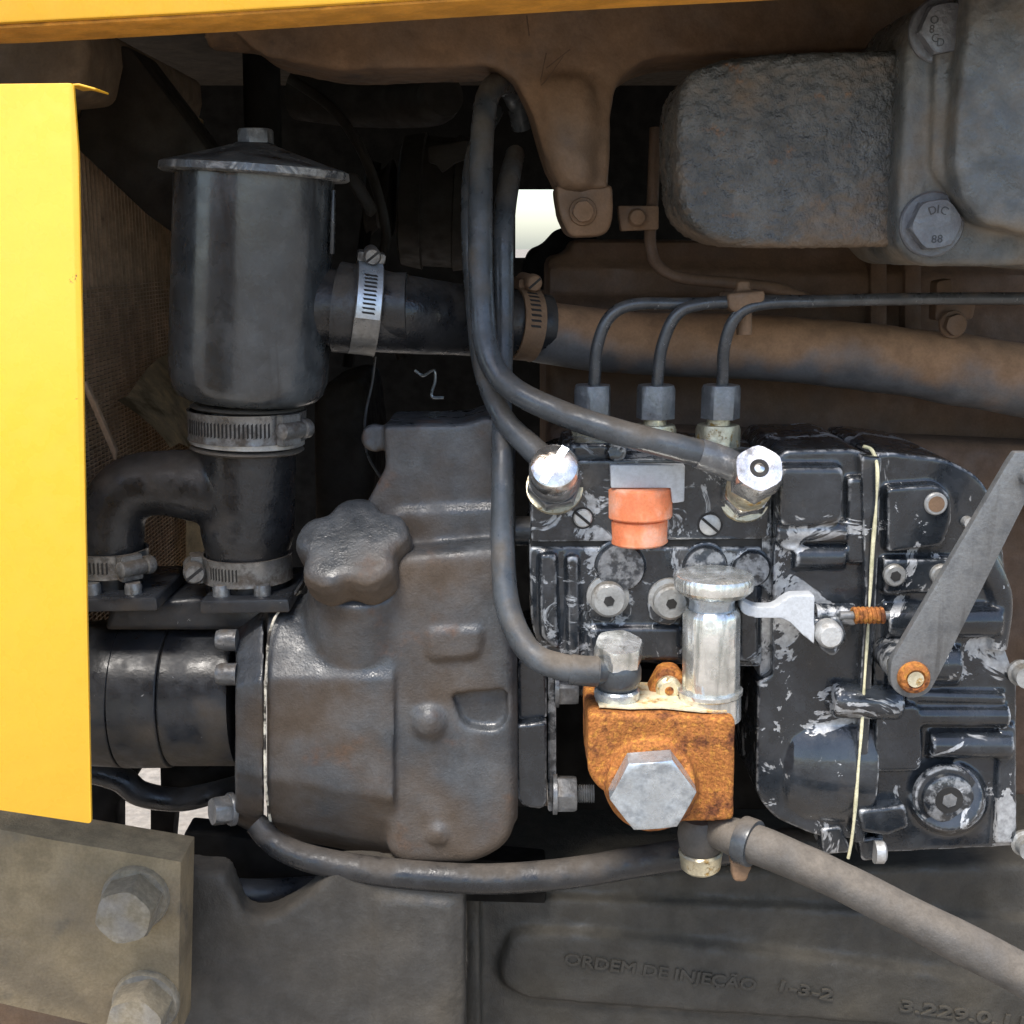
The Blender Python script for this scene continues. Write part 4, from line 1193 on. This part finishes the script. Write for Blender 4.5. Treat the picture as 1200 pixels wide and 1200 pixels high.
for px in (1047, 1102):
    c = W(px, 673, VYg - 0.006)
    k = K(c)
    s = part(t, 'socket_screw', lathe(c, c + FRONT * 0.004, [(0, 13 * k), (0.75, 13 * k), (1, 11 * k)], 28), 'dull_alu')
    part(s, 'socket', hexa(c + FRONT * 0.0038, FRONT, 6.5 * k, 0.0006, 0.3, 0.02), 'slot')
c = W(1108, 932, VYg - 0.006)
k = K(c)
pg = part(t, 'round_plug', lathe(c + Vector((0, .002, 0)), c + FRONT * 0.006, [(0, 38 * k), (0.5, 37 * k), (0.55, 30 * k), (0.9, 29 * k), (1.0, 26 * k)], 48), 'chipped')
part(pg, 'socket', lathe(c + FRONT * 0.005, c + FRONT * 0.0064, [(0, 17 * k), (1, 16 * k)], 32), 'slot')
part(pg, 'socket_core', hexa(c + FRONT * 0.006, FRONT, 9 * k, 0.001, 0.4, 0.05), 'dark_nut')
c = W(1134, 612, VYg - 0.002)
part(t, 'pin', lathe(c + Vector((0, 0.002, 0)), c + FRONT * 0.003, [(0, 7 * K(c)), (1, 6 * K(c))], 20), 'alu')
seal = [(1012, 523), (1022, 528), (1028, 548), (1027, 590), (1023, 640), (1020, 690), (1017, 740), (1013, 800), (1010, 850), (1006, 900), (1002, 950), (998, 985), (994, 1006)]
part(t, 'sealant_bead', tube([(x, y_, VYg - 0.0105 + (0.012 if y_ < 530 else 0)) for x, y_ in seal], 2.0, 8, 6, 0.8), 'sealant', 'pale dried sealant bead along the joint')
part(t, 'flange_rib', cast([prism([(1009, 534, 3), (1034, 536, 3), (1028, 700, 3), (1022, 800), (1014, 990, 3), (1000, 988, 3), (1008, 800), (1014, 700)], VYg - 0.008, 0.02, 0.002)], 0.0012, 3), 'chipped')
# fasteners at the right edge
for px, py, yy in ((1194, 786, 0.04), (1198, 985, 0.04)):
    c = W(px, py, yy)
    part(t, 'edge_bolt', lathe(c + FRONT * 0.0, c + FRONT * 0.012, [(0, 14 * K(c)), (0.3, 16 * K(c)), (0.4, 13 * K(c)), (1, 13 * K(c))], 24), 'dull_alu')

# stop lever, spring and screws
t = thing('stop_lever', 'white lever with a flared end beside the primer knob', 'lever', (930, 750, 0.02))
part(t, 'blade', cast([prism([(868, 702, 6), (886, 712, 8), (908, 712, 8), (926, 698, 6), (955, 697, 3), (955, 756, 2), (940, 744, 6), (922, 726, 8), (880, 724, 6), (868, 718, 6)], 0.018, 0.010, 0.002, 3)], 0.0009, 3), 'white')
c = W(972, 744, 0.016)
k = K(c)
part(t, 'pivot_bolt', lathe(c + Vector((0, .012, 0)), c + FRONT * 0.004, [(0, 16 * k), (0.8, 16 * k), (0.9, 15 * k), (1, 12 * k)], 32), 'alu')
part(t, 'pivot_lug', cast([prism([(950, 726, 6), (985, 722, 6), (994, 748, 8), (978, 772, 8), (962, 762, 6)], 0.022, 0.02, 0.003)], 0.001, 3), 'chipped_more')
part(t, 'pivot_shaft', lathe(W(955, 720, 0.03), W(1000, 720, 0.03), [(0, 0.006), (1, 0.006)], 20), 'chipped')
p0, p1 = W(984, 721, 0.022), W(1042, 721, 0.022)
sp = thing('return_spring', 'small rusty coil spring left of the flat steel arm', 'spring', p0)
hel = []
for i in range(7 * 14 + 1):
    a = 2 * math.pi * i / 14
    f = i / (7 * 14)
    c = W(1000, 721, 0.022).lerp(W(1036, 721, 0.022), f)
    hel.append(c + Vector((0, math.cos(a) * 0.0034, math.sin(a) * 0.0034)))
part(sp, 'coil', sweep(hel, [0.00125] * len(hel), 8), 'rust')
part(sp, 'spindle', lathe(p0, p1, [(0, 0.0022), (1, 0.0022)], 14), 'dark_nut')

t = thing('throttle_arm', 'flat grey steel bar slanting across the governor housing', 'lever', (1070, 800, 0.0))
AY = 0.0
out = [(1044, 770, 6), (1146, 566), (1188, 540, 4), (1260, 540), (1260, 640), (1178, 640), (1112, 786, 8), (1096, 818, 14), (1066, 824, 14), (1042, 810, 14)]
out = [(1044, 776, 8), (1183, 540, 3), (1190, 530, 2), (1300, 530, 2), (1300, 560, 2), (1216, 560, 10), (1099, 794, 12), (1088, 814, 14), (1064, 820, 14), (1043, 806, 14)]
part(t, 'bar', prism(out, AY, 0.005, 0.0009), 'arm')
c = W(1070, 793, AY)
k = K(c)
b_ = part(t, 'pivot_screw', lathe(c + Vector((0, .003, 0)), c + FRONT * 0.005, [(0, 19 * k), (0.6, 19 * k), (0.9, 17 * k), (1, 13 * k), (1, 12 * k), (0.85, 11 * k)], 36), 'rust', 'rusty orange pivot screw')
part(b_, 'screw_core', lathe(c, c + FRONT * 0.0046, [(0, 10 * k), (1, 9.5 * k)], 24), 'brass_zinc')
part(t, 'pivot_shaft', lathe(c + Vector((0, 0.004, 0)), c + Vector((0, 0.06, 0)), [(0, 22 * k), (1, 22 * k)], 28), 'chipped')
c = W(1203, 558, AY)
part(t, 'end_pin', lathe(c, c + FRONT * 0.006, [(0, 10 * K(c)), (1, 9 * K(c))], 20), 'dark_nut')

# ================================================================== UPPER RIGHT CASTINGS
t = thing('rocker_cover', 'rough cast iron box with rounded end at the upper right', 'cover', (920, 290, 0.06))
CY = 0.035
body = prism([(794, 116, 30), (806, 84, 20), (850, 68, 14), (910, 62), (1090, 56), (1090, 288), (910, 290), (845, 288, 30), (800, 258, 34), (793, 190)], CY, 0.075, 0.024, 6)
part(t, 'casting', cast([body], 0.0011, 5, 0.0008, 300), 'rough_cast', angle=80)
t = thing('flange_cover', 'grey cast flange cover with stamped bolts in the upper right corner', 'cover', (1130, 312, 0.02))
QY = 0.018
fl = prism([(1062, 60, 10), (1072, 30, 14), (1086, 4, 14), (1110, -12, 10), (1400, -60), (1400, 330), (1200, 312), (1078, 312, 16), (1052, 288, 14), (1051, 262, 8)], QY, 0.10, 0.004, 3)
ridge_ = prism([(1140, -40, 10), (1400, -60), (1400, 330), (1200, 272, 20), (1150, 262, 18), (1128, 232, 10), (1118, 190, 12), (1124, 110, 10)], QY - 0.022, 0.05, 0.014, 4)
wedge = prism([(1096, 60, 10), (1140, 10), (1150, 220, 6), (1118, 232, 10), (1092, 200, 10)], QY - 0.006, 0.03, 0.006, 3)
part(t, 'casting', cast([fl, ridge_, wedge], 0.0014, 8, 0.0006, 90), 'flange')
def stamp(parent, s, c, ang, size):
    bm = text_bm(s, size, 0.00025)
    xs = [v.co.x for v in bm.verts]
    ys = [v.co.y for v in bm.verts]
    xform(bm, Matrix.Translation((-(min(xs) + max(xs)) / 2, -(min(ys) + max(ys)) / 2, 0)))
    xform(bm, Matrix.Translation(c) @ Matrix.Rotation(ang, 4, 'Y') @ Matrix.Rotation(math.pi / 2, 4, 'X'))
    part(parent, 'stamped_letter', bm, 'pump_black')
for px, py, marks in ((1102, 36, (('O', 150), ('8', 185), ('C', 222), ('D', 250))), (1091, 263, (('D', 112), ('I', 90), ('C', 65), ('8', 262), ('8', 285)))):
    b_ = bolt(t, px, py, QY, 31, 16, 'head', rot=0.15, wash=1.22, wh=0.18)
    c = W(px, py, QY)
    k = K(c)
    top = c + FRONT * (0.18 * 31 * k + 16 * k)
    for ch, a in marks:
        q = top + Vector((math.cos(R(a)) * 17 * k, 0, math.sin(R(a)) * 17 * k))
        stamp(b_, ch, q, -R(a - 90) if a < 200 and py > 100 else 0.0, 13 * k)

# ================================================================== LOWER CASTINGS
t = thing('mounting_plate', 'beige dusted steel mounting plate with two bolts at the lower left', 'plate', (110, 1200, -0.02))
MY = -0.015
part(t, 'plate', prism([(-300, 914), (0, 972), (60, 984), (212, 1010, 1), (208, 1220), (120, 1204, 6), (0, 1176), (-300, 1110)], MY, 0.028, 0.0012), 'beige')
for px, py in ((160, 1050), (172, 1172)):
    b_ = bolt(t, px, py, MY, 35, 42, 'dusty_bolt', rot=0.25, wash=1.12, wh=0.28, d=Vector((0, -1, 0.03)))
part(t, 'upper_rail', prism([(-300, 905), (0, 962), (104, 982), (208, 999, 4), (212, 1012, 4), (120, 1000), (0, 980), (-300, 920)], MY + 0.03, 0.016, 0.003, 3), 'pump_black')

one('lower_beam', prism([(-300, 1080), (0, 1150), (130, 1180), (240, 1190), (240, 1400), (-300, 1400)], 0.09, 0.05, 0.004), 'brown', 'brown beam below the beige mounting plate', 'beam', kind='thing')
t = thing('front_support', 'dark grey cast front support with a curved cut-out below the gear housing', 'support', (380, 1200, 0.03))
SY = 0.03
sup = [prism([(205, 1018), (262, 1024, 8), (272, 1048, 6), (284, 1074, 10), (310, 1078, 14), (350, 1058, 14), (382, 1030, 8), (394, 1014, 6), (420, 1014), (545, 1030), (545, 1400), (205, 1400)], SY, 0.02, 0.005, 3),
       tube([(236, 1024, SY + 0.006, 10), (262, 1040, SY + 0.004, 10), (280, 1072, SY + 0.004, 9)], 9, 14),
       prism([(434, 1046), (536, 1056), (540, 1400), (430, 1400)], SY - 0.003, 0.02, 0.006, 3)]
part(t, 'casting', cast(sup, 0.0018, 5, 0.0006, 40), 'grey_block')
part(t, 'void_backing', prism([(205, 1000), (440, 1000), (440, 1100), (205, 1100)], SY + 0.085, 0.02, 0.001), 'black')  # black sheet standing for the dark void behind the cut-out
one('frame_rail', prism([(215, 975, 6), (320, 985), (640, 1014), (640, 1060), (300, 1050), (270, 1040), (215, 1020)], SY + 0.05, 0.02, 0.002), 'black', 'black rail in the shadow under the gear housing', 'rail')  # black strip, lengthened to block a bright see-through under the housing
for k_ in (0,):
    one('support_spring_bar', tube([(232, 1042, SY + 0.02, 16), (300, 1046, SY + 0.03, 16), (380, 1040, SY + 0.05, 14)], 15, 16), 'pump_black', 'dim rounded bar seen through the curved cut-out of the front support', 'bar')

t = thing('crankcase', 'dark lower engine block with cast firing order lettering', 'engine block', (860, 1200, 0.09))
KY = 0.085
cs = [prism([(545, 1028), (1400, 1008), (1400, 1400), (545, 1400)], KY + 0.012, 0.10, 0.004, 2),
      prism([(545, 1058, 6), (585, 1050, 8), (900, 1062), (1400, 1090), (1400, 1400), (545, 1400)], KY + 0.006, 0.05, 0.004, 3),
      prism([(584, 1130, 20), (600, 1092, 16), (680, 1094), (860, 1112), (1000, 1128), (1400, 1180), (1400, 1230), (900, 1194), (700, 1180), (612, 1172, 24), (586, 1156, 16)], KY - 0.001, 0.03, 0.005, 3),
      prism([(545, 1030, 4), (562, 1030, 4), (566, 1400), (545, 1400)], KY - 0.004, 0.04, 0.004, 3)]
part(t, 'casting', cast(cs, 0.0018, 6, 0.0006, 40), 'block')
def lettering(parent, s, a, b, y, hpx):
    """Raised cast letters from pixel a to pixel b on the plane Y = y."""
    A, B = W(*a, y), W(*b, y)
    bm = text_bm(s, 0.01, 0.0)
    xs = [v.co.x for v in bm.verts]
    ys = [v.co.y for v in bm.verts]
    bm.free()
    sx = (B - A).length / (max(xs) - min(xs))
    sy = hpx * K(A) / (0.0073)
    bm = text_bm(s, 0.01, 0.0012)
    ang = math.atan2(B.z - A.z, B.x - A.x)
    xform(bm, Matrix.Translation((-min(xs), 0, 0)))
    xform(bm, Matrix.Translation(A) @ Matrix.Rotation(-ang, 4, 'Y') @ Matrix.Rotation(math.pi / 2, 4, 'X') @ Matrix.Diagonal((sx, sy, 1, 1)))
    part(parent, 'cast_lettering', bm, 'block')
lettering(t, 'ORDEM DE INJEÇÃO', (661, 1129), (884, 1160), KY - 0.001, 15)
lettering(t, '1-3-2', (913, 1160), (974, 1172), KY - 0.001, 14)
lettering(t, '3.229.0.11', (1054, 1184), (1198, 1204), KY - 0.001, 15)

one('bottom_hose', tube([(300, 965, 0.05, 14), (325, 990, 0.045, 15), (370, 1008, 0.04, 16), (450, 1022, 0.035, 17), (560, 1030, 0.035, 17.5), (660, 1024, 0.04, 18), (760, 1008, 0.05, 18), (860, 994, 0.06, 18), (960, 985, 0.075, 18)], 17, 22),
    'rubber', 'glossy black hose running under the gear housing', 'hose')
